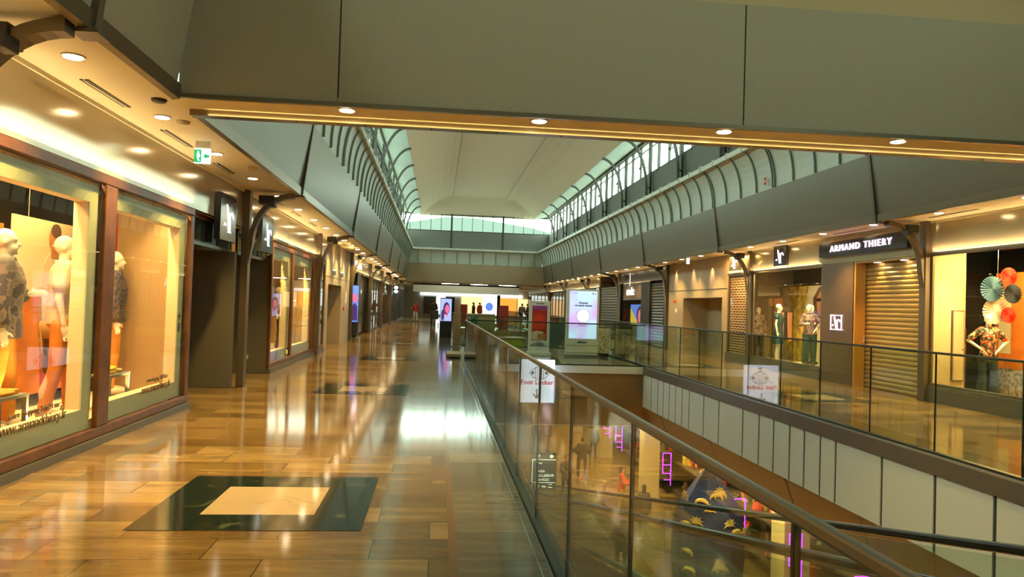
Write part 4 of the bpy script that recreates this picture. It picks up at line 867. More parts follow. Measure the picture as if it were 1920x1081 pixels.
# womenswear entrance
t = MB(); t.box(8.97, 9.2, 15.4, 16.72, 0, 2.70, 'brown_panel'); t.box(8.99, 9.22, 15.33, 15.4, 0, 2.70, 'jamb_orange'); t.box(9.0, 9.3, 13.15, 15.35, 2.66, 2.70, 'column_beige'); S_each(t, 'wall_entrance')
shutter('gold roller shutter closing the womenswear entrance on the right', -1, 9.24, 13.2, 15.33, 2.66, 'shutter_gold', .095)
t = MB(); t.box(9.19, 9.22, 13.35, 13.5, .06, .16, 'white_paint'); tag(t.build('floor_lock'), 'small white lock plate at the bottom of the gold shutter', 'lock')
t = MB(); t.box(9.19, 9.2, 15.31, 15.33, .95, 1.1, 'white_paint'); tag(t.build('notice'), 'tiny prohibition notice on the door jamb beside the gold shutter', 'notice')
for y, l in ((13.85, 'nearer'), (14.75, 'farther')):
    r = thing('ceiling_downlight', 'round downlight washing the gold shutter, %s one' % l, 'ceiling light', (9.12, y, 2.66)); put(dlm, 'ring', (0, 0, 0), r); put(ddm, 'bulb', (0, 0, 0), r); lamp('SPOT', (0, 0, -.04), 30, AMBER, r, .03, angle=1.3, name='downlight_lamp')
r = thing('shop_sign', 'long dark sign board with bright white letters over the right entrance', 'sign', (8.9, 15, 2.87)); t = MB(); t.box(8.88, 8.98, 13.42, 16.72, 2.85, 3.18, 'sign_dark'); t.build('board', r, bevel=.006)
text('ARMAND THIERY', .20, 'letter_lit', (8.868, 15.05, 3.015), FACE_R, r, sx=1.22, bold=-.001, ext=.01, space=1.28)
for (y0, y1, lab) in ((18.45, 19.15, 'dark sign plate with bright emblem above the womenswear window'), (21.45, 22.2, 'dark sign plate with bright emblem above the brick panel')):
    r = thing('wall_sign', lab, 'sign', (8.9, y0, 2.78)); t = MB(); t.box(8.9, 8.97, y0, y1, 2.77, 3.29, 'sign_dark'); t.build('panel', r, bevel=.006); emblem(8.9, (y0 + y1) / 2, 3.02, .46, .36, -1, 'letter_lit', r)
r = thing('wall_sign', 'square lit emblem on the brown panel beside the gold shutter', 'sign', (8.95, 16.05, 1.4)); emblem(8.965, 16.05, 1.36, .36, .27, -1, 'letter_lit', r, frame=True)
lamp('SPOT', (8.75, 15.55, 3.2), 40, AMBER, None, .05, rot=(0, .12, 0), angle=.9, name='wall_washer')
# womenswear window 2 and brick window
shop_window('shop window with gold backdrop and three dressed mannequins on the right', RW, [(16.8, 20.6)], 16.72, 20.68, .26, 2.68, -1, 'bronze_trim', [(16.72, 16.8), (20.6, 20.68)], .045, 0)
t = MB(); t.box(9.1, 11.2, 16.75, 22.6, 0, .14, 'poster_beige'); S(t, 'floor')
t = MB(); t.box(9.2, 11.2, 16.72, 16.78, 0, 3, 'dark_room'); t.box(11.1, 11.2, 16.75, 22.6, 0, 3, 'brown_panel'); t.box(9.1, 11.2, 22.45, 22.6, 0, 3, 'column_beige'); t.box(9.07, 11.2, 16.72, 22.6, 2.98, 3.03, 'dark_room'); S_each(t, 'wall_shop_womenswear')
r = thing('poster', 'cream backdrop with gold splash and woman in sunglasses in the right window', 'poster', (10.65, 19, .14))
t = MB(); t.box(10.65, 10.68, 17.2, 22.3, .14, 2.35, 'poster_cream'); t.build('panel', r)
t = MB(); t.prism([(20.6, .14), (20.4, .9), (20.8, 1.5), (20.6, 2.35), (21.9, 2.35), (21.7, 1.6), (22.1, .8), (21.8, .14)], 'x', 10.64, 10.65, 'poster_gold')
t.prism([(19.5, 1.2), (19.5, 1.8), (19.45, 2.05), (19.65, 2.3), (20.0, 2.3), (20.3, 2.0), (20.3, 1.2)], 'x', 10.64, 10.65, 'poster_dark')
t.prism([(19.7, 1.5), (19.7, 2.1), (19.9, 2.18), (20.1, 2.0), (20.08, 1.7), (19.95, 1.5)], 'x', 10.635, 10.64, 'poster_skin'); t.box(10.63, 10.635, 19.68, 20.12, 1.9, 1.99, 'black'); t.build('picture', r)
figure('mannequin', 'white haired mannequin in teal dress in the right window', 'mannequin', (9.65, 20.35, .155), rz=.9, h=1.66, top='teal_cloth', top_kind='dress', female=True, sleeve=.35, arms=('down', 'down'), vox=.015)
figure('mannequin', 'mannequin in patterned jacket and green trousers with hands on hips', 'mannequin', (9.98, 19.25, .155), rz=-.2, h=1.66, top='jacket_print', legs='green_cloth', shoes='dark_cloth', top_kind='shirt', female=True, sleeve=1.6, arms=('bent', 'hip'), vox=.015)
figure('mannequin', 'mannequin in brown blouse and dark green trousers beside the patterned jacket', 'mannequin', (10.34, 19.8, .155), rz=.1, h=1.66, top='camo', legs='green_cloth', shoes='dark_cloth', female=True, sleeve=1.6, arms=('bent', 'bent'), vox=.015)
figure('mannequin', 'mannequin in camouflage jacket at the far end of the right window', 'mannequin', (9.75, 21.9, .155), rz=0, h=1.55, top='camo', legs='dark_cloth', shoes='dark_cloth', top_kind='jacket', sleeve=1.8, vox=.016)
r = thing('clothes_rail', 'clothes rail of pink and beige scarves beside the teal dress', 'clothes rail', (9.9, 20.5, .14)); t = MB(); t.tube([(10.1, 20.4, .14), (10.1, 20.4, 1.72), (10.1, 21.7, 1.72), (10.1, 21.7, .14)], .012, 'black', 8); t.build('rail', r)
for i in range(5):
    y = 20.6 + .2 * i; c = ['poster_skin', 'dark_cloth', 'skin', 'fan_white', 'poster_beige'][i]; t = MB(); t.tube([(10.1, y, 1.705), (10.1, y, 1.62)], .004, 'chrome', 5); t.tube([(10.04, y, 1.56), (10.1, y, 1.62), (10.16, y, 1.56)], .008, 'black', 5)
    t.prism([(10.04, 1.57), (10.16, 1.57), (10.15, .75 + .06 * i), (10.06, .70 + .06 * i)], 'y', y - .03, y + .03, c); tag(t.build('hanging_scarf'), ['rust', 'black', 'brown', 'white', 'beige'][i] + ' long garment on a hanger on the clothes rail', 'garment', 'garments on the clothes rail')
t = MB(); t.box(9.4, 9.75, 22.40, 22.44, 1.3, 1.9, 'poster_cream'); tag(t.build('picture'), 'pale picture on the end wall of the right window', 'picture')
for y in (17.6, 18.9, 20.3): lamp('SPOT', (9.5, y, 2.9), 170, (1, .68, .28), None, .05, rot=(0, .3, 0), angle=2.2, name='display_spot')
r = thing('ceiling_light', 'bright strip light inside the three mannequin window', 'ceiling light', (9.8, 18.5, 2.95)); t = MB(); t.box(9.6, 9.9, 17.4, 19.8, 2.90, 2.97, 'chrome'); t.build('housing', r); t = MB(); t.box(9.63, 9.87, 17.45, 19.75, 2.89, 2.905, 'lamp_lit'); t.build('diffuser', r)
wb = shop_window('narrow window closed by a brick patterned panel on the right', RW, [(21.08, 22.4)], 21.02, 22.46, .22, 2.68, -1, 'bronze_trim', [(21.02, 21.08), (22.4, 22.46)], .045, 0)
t = MB(); t.box(9.045, 9.09, 21.06, 22.42, .24, 2.66, 'brick'); t.build('brick_panel', wb)
lamp('AREA', (8.7, 21.7, 3.2), 40, AMBER, None, .3, 1.2, name='wall_washer')
# plaster bay
t = MB(); t.box(8.98, 9.1, 22.5, 28.4, 1.98, 3.3, 'beige_plaster'); t.box(8.98, 9.1, 26.65, 28.4, 0, 1.98, 'beige_plaster'); t.box(8.98, 9.1, 22.5, 22.9, 0, 1.98, 'beige_plaster'); t.box(9.9, 10.0, 22.6, 28.4, 0, 2.0, 'beige_plaster'); t.box(9.1, 9.9, 26.65, 26.7, 0, 1.98, 'beige_plaster'); t.box(9.1, 9.9, 22.85, 22.9, 0, 1.98, 'beige_plaster'); t.box(9.0, 10, 22.6, 28.4, 1.98, 2.02, 'beige_plaster'); t.box(8.97, 8.982, 22.5, 28.4, 2.25, 2.27, 'seam_dark'); S_each(t, 'wall_right')
for i, y in enumerate((23.8, 25.6, 27.5)):
    r = thing('wall_washer', 'recessed lamp washing the right plaster bay, %s from the camera' % ORD[i], 'ceiling light', (8.86, y, 3.3)); t = MB(); t.lathe([(.05, -.02), (.05, 0)], (8.86, y, 3.3), 'lamp_ring', 12); t.build('ring', r); lamp('SPOT', (0, 0, -.05), 55, (1, .62, .28), r, .02, angle=.85, blend=.3, name='wall_washer_light')
text('SORTIE', .13, 'fan_red', (8.96, 27.6, 1.86), FACE_R, tag(MB().box(8.975, 8.98, 27.2, 28.0, 1.79, 1.93, 'beige_plaster').build('door_notice'), 'thin panel with small red lettering on the right plaster bay', 'sign'), sx=1)
t = MB(); t.box(8.97, 8.98, 27.35, 27.55, 1.45, 1.6, 'white_board'); tag(t.build('notice'), 'small white notice on the right plaster bay', 'notice')
t = MB(); t.box(8.3, 8.4, 24.4, 24.43, 3.1, 3.28, 'exit_white'); tag(t.build('exit_sign'), 'small white exit sign hanging over the right gallery', 'sign')
# dark streetwear shop
r = thing('shopfront', 'black streetwear shopfront with white logo on the right', 'shopfront', (9, 32, 0))
t = MB(); t.box(8.95, 9.1, 28.8, 36.2, 2.75, 3.3, 'sign_dark'); t.box(8.95, 9.1, 30.95, 32.3, 0, 2.75, 'black'); t.box(8.98, 9.1, 32.3, 35.6, 2.0, 2.75, 'brown_panel'); t.box(8.95, 9.1, 28.8, 29.0, 0, 2.75, 'sign_dark'); t.build('bulkhead', r)
t = MB(); t.box(9.0, 9.02, 32.3, 35.6, .25, 2.0, 'shop_glass'); t.build('glass_pane', r); t = MB(); t.box(8.96, 9.08, 32.3, 35.6, 0, .25, 'plinth_grey'); t.box(8.97, 9.06, 32.3, 35.6, 1.95, 2.02, 'sign_dark'); t.build('frame', r)
t = MB(); t.box(11.0, 11.1, 28.8, 36.5, 0, 3.3, 'dark_room'); t.box(9.1, 11, 28.8, 36.5, 2.9, 2.95, 'dark_room'); t.build('interior', r)
text('undiz', .52, 'letter_soft', (8.93, 34.1, 2.34), FACE_R, r, bold=.012, sx=1.25)
t = MB(); t.tube([(8.94, 34.25, 2.6), (8.94, 34.25, 3.2)], .012, 'letter_soft', 6); t.build('sign_cord', r)
shutter('dark roller shutter right of the streetwear logo', -1, 9.03, 29.0, 30.95, 2.75, 'shutter_dark', .12)
shutter('dark roller shutter left of the streetwear logo', -1, 9.03, 36.8, 40.6, 2.75, 'shutter_dark', .14)
r = thing('poster_screen', 'colourful lit picture of a face in the streetwear window', 'screen', (9.4, 33.9, .9)); t = MB(); t.box(9.4, 9.44, 33.1, 35.7, .8, 1.75, 'screen_blue'); t.prism([(34.2, .8), (35.7, .8), (35.7, 1.6)], 'x', 9.39, 9.4, 'screen_yellow'); t.ell((9.39, 34.1, 1.25), (.01, .5, .42), 'screen_dark', 14, 8); t.ell((9.38, 34.0, 1.2), (.01, .3, .3), 'screen_pink', 14, 8); t.build('screen', r)
figure('mannequin', 'mannequin in orange swimwear in the streetwear window', 'mannequin', (9.25, 32.75, .25), rz=0, h=1.55, top='poster_orange', legs='poster_orange', female=True, legs_kind='shorts', sleeve=.3, vox=.022)
lamp('AREA', (9.6, 34, 2.8), 30, (.8, 1, .7), None, .4, 2, name='display_light')
for i in range(2):
    y0 = 44.4 + 7.8 * i - 0; shopfront(-1, y0, y0 + 7.4, 'glazed clothes shopfront on the right gallery, %s beyond the dark shutter' % ORD[i], GL[(2 + i) % 3], 5)
shopfront(-1, 41.2, 43.9, 'narrow glazed shopfront just beyond the left dark shutter', 'shop_glow_white', 2)
shopfront(-1, 60, 74, 'last glazed shopfront on the right wall before the end of the mall', 'shop_glow_warm', 6)
# ================================================================== PLATFORM
def rootbox(name, label, cat, x, y): return thing(name, label, cat, (x, y, 0))
r = rootbox('info_screen', 'tall white kiosk with lilac screen showing a crossed circle', 'kiosk', 4.48, 22.8)
t = MB(); t.box(3.98, 4.98, 22.7, 22.95, .05, 2.08, 'white_board'); t.build('housing', r, bevel=.015)
t = MB(); t.box(3.93, 5.03, 22.62, 23.02, 0, .06, 'chrome'); t.build('base', r)
t = MB(); t.box(4.05, 4.91, 22.69, 22.7, .56, 2.02, 'screen_lilac'); t.build('screen', r)
t = MB(); t.box(3.985, 4.975, 22.693, 22.7, .34, .35, 'seam_dark'); t.box(3.985, 4.975, 22.693, 22.7, .12, .128, 'seam_dark'); t.build('panel_joint', r)
text('Adoptez', .085, 'ink_purple', (4.48, 22.685, 1.66), FACE_C, r, bold=.003); text('ces gestes simples', .075, 'ink_purple', (4.48, 22.685, 1.58), FACE_C, r, bold=.003)
text('Se laver les mains tres\nrégulièrement', .034, 'ink_purple', (4.48, 22.685, .97), FACE_C, r, 'small_print'); text('JCDecaux', .07, 'ink', (4.48, 22.692, .45), FACE_C, r, 'maker_name', bold=.002)
text('une campagne', .035, 'ink_purple', (4.2, 22.685, 1.96), FACE_C, r, 'small_print')
t = MB(); n = 40
for k in range(n):
    a, b = 2 * PI * k / n, 2 * PI * (k + 1) / n; P = lambda A_, R_: (4.48 + R_ * math.cos(A_), 1.26 + R_ * math.sin(A_)); t.prism([P(a, .20), P(b, .20), P(b, .212), P(a, .212)], 'y', 22.68, 22.688, 'ink')
    t.prism([(4.48, 1.26), P(a, .20), P(b, .20)], 'y', 22.684, 22.689, 'screen_white')
t.tube([(4.38, 22.678, 1.38), (4.58, 22.678, 1.12)], .006, 'ink_red', 5); t.tube([(4.58, 22.678, 1.38), (4.36, 22.678, 1.12)], .006, 'ink_purple', 5); t.box(4.76, 4.79, 22.68, 22.688, 1.93, 1.98, 'ink_purple'); t.box(4.84, 4.87, 22.68, 22.688, 1.93, 1.96, 'fan_red'); t.build('pictogram', r)
r = rootbox('poster_totem', 'narrow white totem with red interior poster left of the lilac screen', 'poster stand', 3.17, 23.05)
t = MB(); t.box(2.84, 3.5, 23.0, 23.08, .1, 1.68, 'white_board'); t.build('board', r, bevel=.006); t = MB(); t.box(2.8, 3.54, 22.85, 23.2, 0, .10, 'white_board'); t.build('base', r, bevel=.01)
t = MB(); t.box(2.94, 3.41, 22.995, 23.0, .46, 1.53, 'poster_red'); t.box(2.94, 3.41, 22.992, 22.996, 1.40, 1.53, 'purple_print'); t.prism([(2.95, .8)] + [(3.15 - .2 * math.cos(PI * k / 10), 1.08 + .2 * math.sin(PI * k / 10)) for k in range(11)] + [(3.35, .8)], 'y', 22.99, 22.994, 'fan_red')
t.prism([(2.95, .48), (2.95, .72), (3.1, .76), (3.3, .72), (3.3, .48)], 'y', 22.988, 22.992, 'poster_beige'); t.box(3.12, 3.38, 22.987, 22.991, .5, .66, 'poster_skin'); t.build('picture', r)
text('LES 4 TEMPS', .045, 'ink', (3.17, 22.995, 1.60), FACE_C, r, 'heading'); text('A LA\nLA MAISON\nEST TOUJOURS ICI', .062, 'ink', (3.17, 22.995, .35), FACE_C, r, 'heading', bold=.002); text('horaires du centre', .03, 'ink', (3.17, 22.995, .2), FACE_C, r, 'small_print')
r = rootbox('litter_bin', 'white perforated litter bin right of the lilac screen', 'bin', 5.2, 23.2)
t = MB(); t.prism([(4.98, 23.0), (5.44, 23.0), (5.44, 23.4), (4.98, 23.4)], 'z', .1, .84, 'perforated'); t.build('body', r, bevel=.02); t = MB(); t.box(5.03, 5.39, 23.05, 23.35, 0, .1, 'black'); t.build('foot', r); t = MB(); t.box(4.99, 5.43, 23.01, 23.39, .84, .87, 'white_board'); t.build('lid', r)
r = rootbox('pod_armchair', 'dark green high-backed armchair between the totem and the screen', 'armchair', 3.75, 24.6)
t = MB()
prof = [(3.35, .16), (4.0, .16), (4.32, .72), (4.22, .98), (3.5, 1.02), (3.3, .9)]
t.prism(prof, 'y', 24.3, 24.42, 'pod_dark'); t.prism([(3.3, .2), (3.42, .2), (3.42, .95), (3.3, .9)], 'y', 24.42, 25.0, 'pod_dark'); t.prism([(4.0, .18), (4.1, .3), (4.3, .72), (4.2, .9), (4.12, .7)], 'y', 24.42, 25.0, 'pod_dark'); t.build('shell', r, bevel=.03)
t = MB(); t.box(3.44, 4.02, 24.42, 25.0, .25, .45, 'pod_dark'); t.build('seat', r, bevel=.04)
for (x, y) in ((3.45, 24.4), (3.95, 24.4), (3.45, 24.9), (3.95, 24.9)): t = MB(); t.tube([(x, y, .2), (x * 1.0 + (.05 if x > 3.7 else -.05), y, 0)], .015, 'chrome', 6); t.build('leg', r)
r = rootbox('bench', 'lime green bench with pale rim on the platform', 'bench', 2.2, 25.2)
t = MB(); t.box(1.3, 2.95, 24.9, 25.5, .1, .40, 'bench_green'); t.build('body', r, bevel=.05); t = MB(); t.box(1.25, 3.0, 24.85, 25.55, .40, .44, 'cream_stone'); t.build('seat', r, bevel=.01)
r = rootbox('potted_plant', 'leafy green potted plant behind the end of the left railing', 'plant', 1.25, 26.0)
t = MB(); t.lathe([(.13, 0), (.15, .6), (.16, .78)], (1.3, 26.0, 0), 'pot', 16); t.build('pot', r)
t = MB()
for k in range(90):
    a = random.uniform(0, 2 * PI); e = random.uniform(.1, 1.4); L_ = random.uniform(.10, .24); c = Vector((1.3, 26, .8)); d = Vector((math.cos(a) * math.cos(e), math.sin(a) * math.cos(e), math.sin(e))); s_ = d.cross(Vector((0, 0, 1))).normalized() * .045
    p = c + d * L_ * random.uniform(.6, 1.3); q = p + d * .12 + Vector((0, 0, -.03)); mid = (p + q) / 2 + Vector((0, 0, .03)); t.add([p, mid + s_, q, mid - s_, mid + Vector((0, 0, .008))], [(0, 1, 4), (1, 2, 4), (2, 3, 4), (3, 0, 4)], 'leaf'); 
    if k % 4 == 0: t.tube([c, p], .006, 'leaf', 5)
t.build('foliage', r)
r = rootbox('wayfinding_totem', 'narrow plain beige totem left of the potted plant', 'totem', .7, 26.4); t = MB(); t.box(.58, .84, 26.3, 26.45, 0, 1.22, 'totem_beige'); t.build('panel', r, bevel=.01); t = MB(); t.box(.53, .89, 26.2, 26.55, 0, .04, 'chrome'); t.build('base', r)
t = MB(); t.box(.3, .72, 21.0, 22.3, 0, .10, 'totem_beige'); t.box(.36, .66, 20.7, 20.95, 0, .05, 'black'); tag(t.build('floor_box', bevel=.01), 'low beige floor box with dark top beside the railing end', 'floor box')
# hanging lit shoe shop sign in the void, held off the platform edge
r = thing('hanging_sign', 'bright white lit sign hanging in front of the platform edge', 'sign', (2.58, 18.9, -.4))
t = MB(); t.box(2.13, 3.03, 18.84, 18.96, -.93, .15, 'screen_white'); t.build('light_box', r, bevel=.006); t = MB(); t.box(2.3, 2.34, 18.96, 19.26, .02, .06, 'chrome'); t.box(2.82, 2.86, 18.96, 19.26, .02, .06, 'chrome'); t.build('bracket', r)
def badge(t, x, y, z, s, m):
    P = lambda pts: [(x + a * s, z + b * s) for a, b in pts]
    for pts in ([(-.5, .0), (-.3, .2), (-.12, .3), (.12, .3), (.3, .2), (.5, .0), (.3, -.22), (.1, -.3), (-.1, -.3), (-.3, -.22)],):
        q = P(pts)
        for a, b in zip(q, q[1:] + q[:1]): t.tube([(a[0], y, a[1]), (b[0], y, b[1])], .008, m, 5)
    for k in range(-2, 3): t.tube([(x + k * .055 * s * 2, y, z + .26 * s), (x + k * .05 * s * 2, y, z - .26 * s)], .007, m, 5)
    for k in (-1, 1): t.ell((x + k * .34 * s, y, z), (.07 * s, .006, .08 * s), m, 10, 6)
    t.ell((x, y, z + .42 * s), (.09 * s, .008, .12 * s), m, 12, 8); t.ell((x + .01, y - .004, z + .40 * s), (.05 * s, .008, .07 * s), 'screen_white', 10, 6)
t = MB(); badge(t, 2.64, 18.836, -.18, .52, 'ink_blue'); t.build('badge', r)
text('Foot', .165, 'ink_red', (2.32, 18.835, -.42), FACE_C, r, bold=.004); text('Locker', .165, 'ink_red', (2.765, 18.835, -.42), FACE_C, r, bold=.004)
t = MB(); t.box(2.565, 2.6, 18.832, 18.84, -.82, -.58, 'ink_grey'); t.prism([(2.47, -.72), (2.50, -.70), (2.58, -.77), (2.66, -.68), (2.69, -.71), (2.59, -.84), (2.57, -.84)], 'y', 18.832, 18.84, 'ink_grey'); t.build('arrow', r)
# ================================================================== FAR END
t = MB(); t.box(-2.42, 8.08, 60, 64, 3.3, 3.45, 'soffit_paint'); t.box(-2.42, 8.08, 74, 90, 3.3, 3.45, 'soffit_paint'); t.box(-2.42, 8.08, 59.5, 90, 6.0, 6.2, 'roof_membrane'); S(t, 'ceiling')
t = MB(); t.box(-2.4, 8.06, 74, 74.3, 2.6, 4.6, 'bridge_panel'); t.box(-2.5, -2.4, 59, 90, 3.3, 6.1, 'fascia_metal'); t.box(8.06, 8.16, 59, 90, 3.3, 6.1, 'fascia_metal'); t.box(-2.4, 8.06, 59.4, 59.5, 3.3, 6, 'bridge_panel'); S(t, 'wall_bulkhead')
lamp('SPOT', (6.3, 17.5, -1.65), 500, (1, .8, .5), None, .05, rot=(.35, .25, 0), angle=1.0, name='stage_spot')  # spot added to brighten the blue display on the lower level
lamp('AREA', (2.8, 68, 5.8), 400, (.85, 1, .92), None, 8, 8, name='far_skylight')
r = thing('shopfront', 'wide white lit shopfront closing the end of the mall', 'shopfront', (2.8, 88, 0))
t = MB(); t.box(-6.5, 12.5, 88, 88.2, 0, 3.3, 'white_board'); t.build('wall', r)
for i, (x0, x1, m_) in enumerate([(-1.6, -.2, 'grey_panel'), (-.1, .9, 'shop_glow_white'), (1.0, 2.0, 'teal_cloth'), (2.8, 5.2, 'shop_glow_warm'), (5.3, 7.0, 'shop_glow_white'), (7.3, 9.3, 'shop_glow_orange'), (9.5, 11, 'shop_glow_warm')]):
    t = MB(); t.box(x0, x1, 87.9, 88, .3, 2.3, m_); t.build('window_panel', r)
t = MB(); t.box(-2, 10, 87.8, 88, 2.45, 2.75, 'shop_glow_white'); t.build('light_band', r); t = MB(); t.box(7.0, 7.35, 87.7, 88, 0, 2.7, 'black'); t.build('pillar', r)
t = MB(); t.ell((6.1, 87.88, 1.3), (.45, .02, .5), 'screen_blue', 14, 8); t.build('picture', r)
r = rootbox('advert_totem', 'tall lit advert totem with a face portrait at the end of the walkway', 'advert screen', .62, 44.0)
t = MB(); t.box(.25, .98, 44.0, 44.15, 0, 2.05, 'sign_dark'); t.build('housing', r, bevel=.01); t = MB(); t.box(.28, .95, 43.98, 44.0, .85, 2.0, 'screen_sky'); t.build('screen', r)
t = MB(); t.ell((.64, 43.97, 1.5), (.2, .012, .33), 'screen_dark', 16, 10); t.ell((.42, 43.972, 1.15), (.1, .01, .3), 'screen_dark', 12, 8); t.ell((.68, 43.96, 1.47), (.13, .012, .22), 'screen_pink', 16, 10); t.prism([(.6, 1.1), (.75, 1.1), (.76, 1.35), (.6, 1.35)], 'y', 43.965, 43.975, 'screen_pink')
for dx in (-.05, .05): t.ell((.68 + dx, 43.95, 1.52), (.022, .008, .012), 'screen_dark', 8, 6)
t.ell((.68, 43.95, 1.36), (.035, .008, .012), 'fan_red', 8, 6); t.build('portrait', r); r.location = (.40, 33.5, 0); r.scale = (.72, .72, .86)
r = rootbox('pushchair', 'dark pushchair pushed along the left walkway', 'pushchair', -.55, 50)
t = MB(); t.prism([(49.7, .45), (50.3, .45), (50.45, 1.0), (50.2, 1.05), (49.9, .75)], 'x', -.3, .1, 'black'); t.build('seat', r, bevel=.03); t = MB(); t.tube([(-.1, 50.3, .5), (-.1, 50.7, 1.05)], .02, 'steel_dark', 6); t.tube([(-.1, 50.2, .5), (-.1, 49.8, .1)], .02, 'steel_dark', 6); t.tube([(-.1, 49.9, .5), (-.1, 50.4, .1)], .02, 'steel_dark', 6); t.build('frame', r)
for y in (49.8, 50.4):
    for x in (-.3, .1):
        t = MB(); t.ell((x, y, .1), (.03, .1, .1), 'black', 10, 8); t.build('wheel', r)
P_ = lambda *a, **k: figure('person', *a, skin='skin', vox=k.pop('vox', .024), base=False, **k)
P_('person in black coat pushing a dark pushchair on the left walkway', 'person', (-.25, 50.9, 0), rz=PI, h=1.75, top='dark_cloth', legs='dark_cloth', shoes='black', hair='hair', top_kind='jacket', sleeve=1.9, arms=('fwd', 'fwd'), stride=.15)
P_('small figure in red top far down the left walkway', 'person', (-1.7, 60, 0), rz=.5, h=1.6, top='red_cloth', legs='cream_cloth', shoes='black', hair='hair', sleeve=1.8, arms=('side', 'down'), stride=.12)
for i, (x, y, tc_, l) in enumerate([(3.0, 62, 'dark_cloth', 'person in black standing at the far end left of the red totem'), (3.55, 62.5, 'red_cloth', 'person in dark red standing at the far end beside the one in black'), (6.6, 58, 'grey_cloth', 'person in grey on the far right gallery'), (7.1, 58.5, 'dark_cloth', 'person in dark coat on the far right gallery'), (7.7, 57, 'red_cloth', 'person in red on the far right gallery')]):
    P_(l, 'person', (x, y, 0), rz=random.uniform(0, 6), h=1.7, top=tc_, legs='dark_cloth', shoes='black', hair='hair', top_kind='jacket', sleeve=1.9)
for x, y, l in ((4.0, 45, 'dark red totem standing beyond the platform, nearer one'), (2.2, 62, 'dark red totem standing near the far shops, farther one')):
    t = MB(); t.box(x - .3, x + .3, y, y + .15, 0, 1.5, 'totem_red'); t.box(x - .35, x + .35, y - .05, y + .2, 0, .04, 'chrome'); tag(t.build('totem', bevel=.01), l, 'totem')
t = MB(); t.box(.8, 5.44, 44.0, 47.5, -.3, -.002, 'travertine'); S(t, 'floor'); 
t = MB(); t.box(1.8, 3.5, 45, 46.2, 0, .95, 'totem_beige'); tag(t.build('counter', bevel=.02), 'plain beige counter on the far bridge across the void', 'counter')
# building seen through the end window
r = thing('building', 'pale gabled building seen through the end window of the atrium', 'building', (3, 112, 0)); t = MB(); t.box(-14, 20, 112, 140, -6, 11.5, 'far_building'); t.build('wall', r)
t = MB(); t.prism([(-13, 11.5), (21, 11.5), (14, 13.2), (5, 14.4), (1, 14.4), (-8, 12.8)], 'y', 111, 140, 'far_roof'); t.build('roof', r)
for i in range(9): t = MB(); t.box(-11 + i * 3.4, -8.6 + i * 3.4, 111.9, 112, 10.4, 11.0, 'far_roof'); t.build('window', r)

# ================================================================== LOWER LEVEL
LZ = -6.0
t = MB(); t.box(13.5, 13.6, -10, 90, -6, -1.72, 'shop_wall'); t.box(-6, 14, 64, 64.2, -6, -1.04, 'beige_plaster'); t.box(-6, -5.9, -10, 90, -6, -1.1, 'beige_plaster'); S(t, 'wall_lower')
for i, y in enumerate([10.0, 17.4, 29.4, 37.3, 45]):
    t = MB(); t.box(8.35, 9.0, y - .35, y + .35, LZ, -1.6, 'column_beige'); t.box(8.32, 9.03, y - .38, y + .38, LZ, LZ + .12, 'cream_stone'); tag(t.build('pillar', bevel=.02), 'beige square pillar of the lower mall, %s from the camera' % ORD[i], 'pillar', 'beige pillars of the lower mall')
for i, (y0, y1) in enumerate([(10.6, 16.9), (17.9, 23.3), (23.5, 28.9), (29.9, 36.9), (37.7, 44.6)]):
    r = thing('shop_display', 'dim crowded shop display on the lower level, %s from the camera' % ORD[i], 'shop display', (9.5, (y0 + y1) / 2, LZ))
    t = MB(); t.box(10.9, 11.0, y0, y1, LZ, -1.6, 'dark_room'); t.box(8.6, 9, y0, y1, -2.1, -1.6, 'brown_panel'); t.build('back_wall', r)
    rnd = random.Random(i)
    for k in range(3):
        t = MB(); t.box(9.4, 10.8, y0 + .3, y1 - .3, LZ + .5 + k * 1.1, LZ + .56 + k * 1.1, 'dark_room')
        y = y0 + .4
        while y < y1 - .5:
            w_ = rnd.uniform(.15, .4); h_ = rnd.uniform(.15, .55); m_ = rnd.choice(['goods', 'poster_red', 'fan_white', 'poster_gold', 'chrome', 'dark_cloth', 'fan_red', 'poster_dark']); xx = rnd.uniform(9.5, 9.9)
            if rnd.random() < .5: t.ell((xx, y + w_ / 2, LZ + .56 + k * 1.1 + h_ / 2), (w_ / 2, w_ / 2, h_ / 2), m_, 10, 8)
            else: t.box(xx, xx + .3, y, y + w_, LZ + .56 + k * 1.1, LZ + .56 + k * 1.1 + h_, m_)
            y += w_ + rnd.uniform(.02, .15)
        t.build('stocked_shelf', r)
    lamp('AREA', (-.6, 0, 3.9), 140, (1, .6, .22), r, .5, 3, name='shop_ceiling_light')
# neon ladder frames
for i, (y, z1) in enumerate([(13.9, -3.55), (16.6, -3.55), (19.8, -3.57), (26.3, -3.62), (33.4, -3.8), (35.8, -3.6)]):
    t = MB(); w_ = .17
    X0, X1 = 8.26, 8.56
    for zz in (z1, z1 - .42, z1 - .72): t.tube([(X0, y, zz), (X1, y, zz)], .014, 'neon_purple', 6)
    t.tube([(X0, y, z1), (X0, y, z1 - .72)], .014, 'neon_purple', 6); t.tube([(X1, y, z1), (X1, y, z1 - 1.15)], .014, 'neon_purple', 6)
    t.tube([(X0 + .06, y, z1 - .95), (X1, y, z1 - .95)], .014, 'neon_purple', 6); t.tube([(X1, y, z1), (X1, y, -1.6)], .004, 'black', 5)
    tag(t.build('neon_frame'), 'purple neon ladder frame hanging at the lower shops, %s from the camera' % ORD[i], 'neon sign', 'purple neon frames of the lower shops')
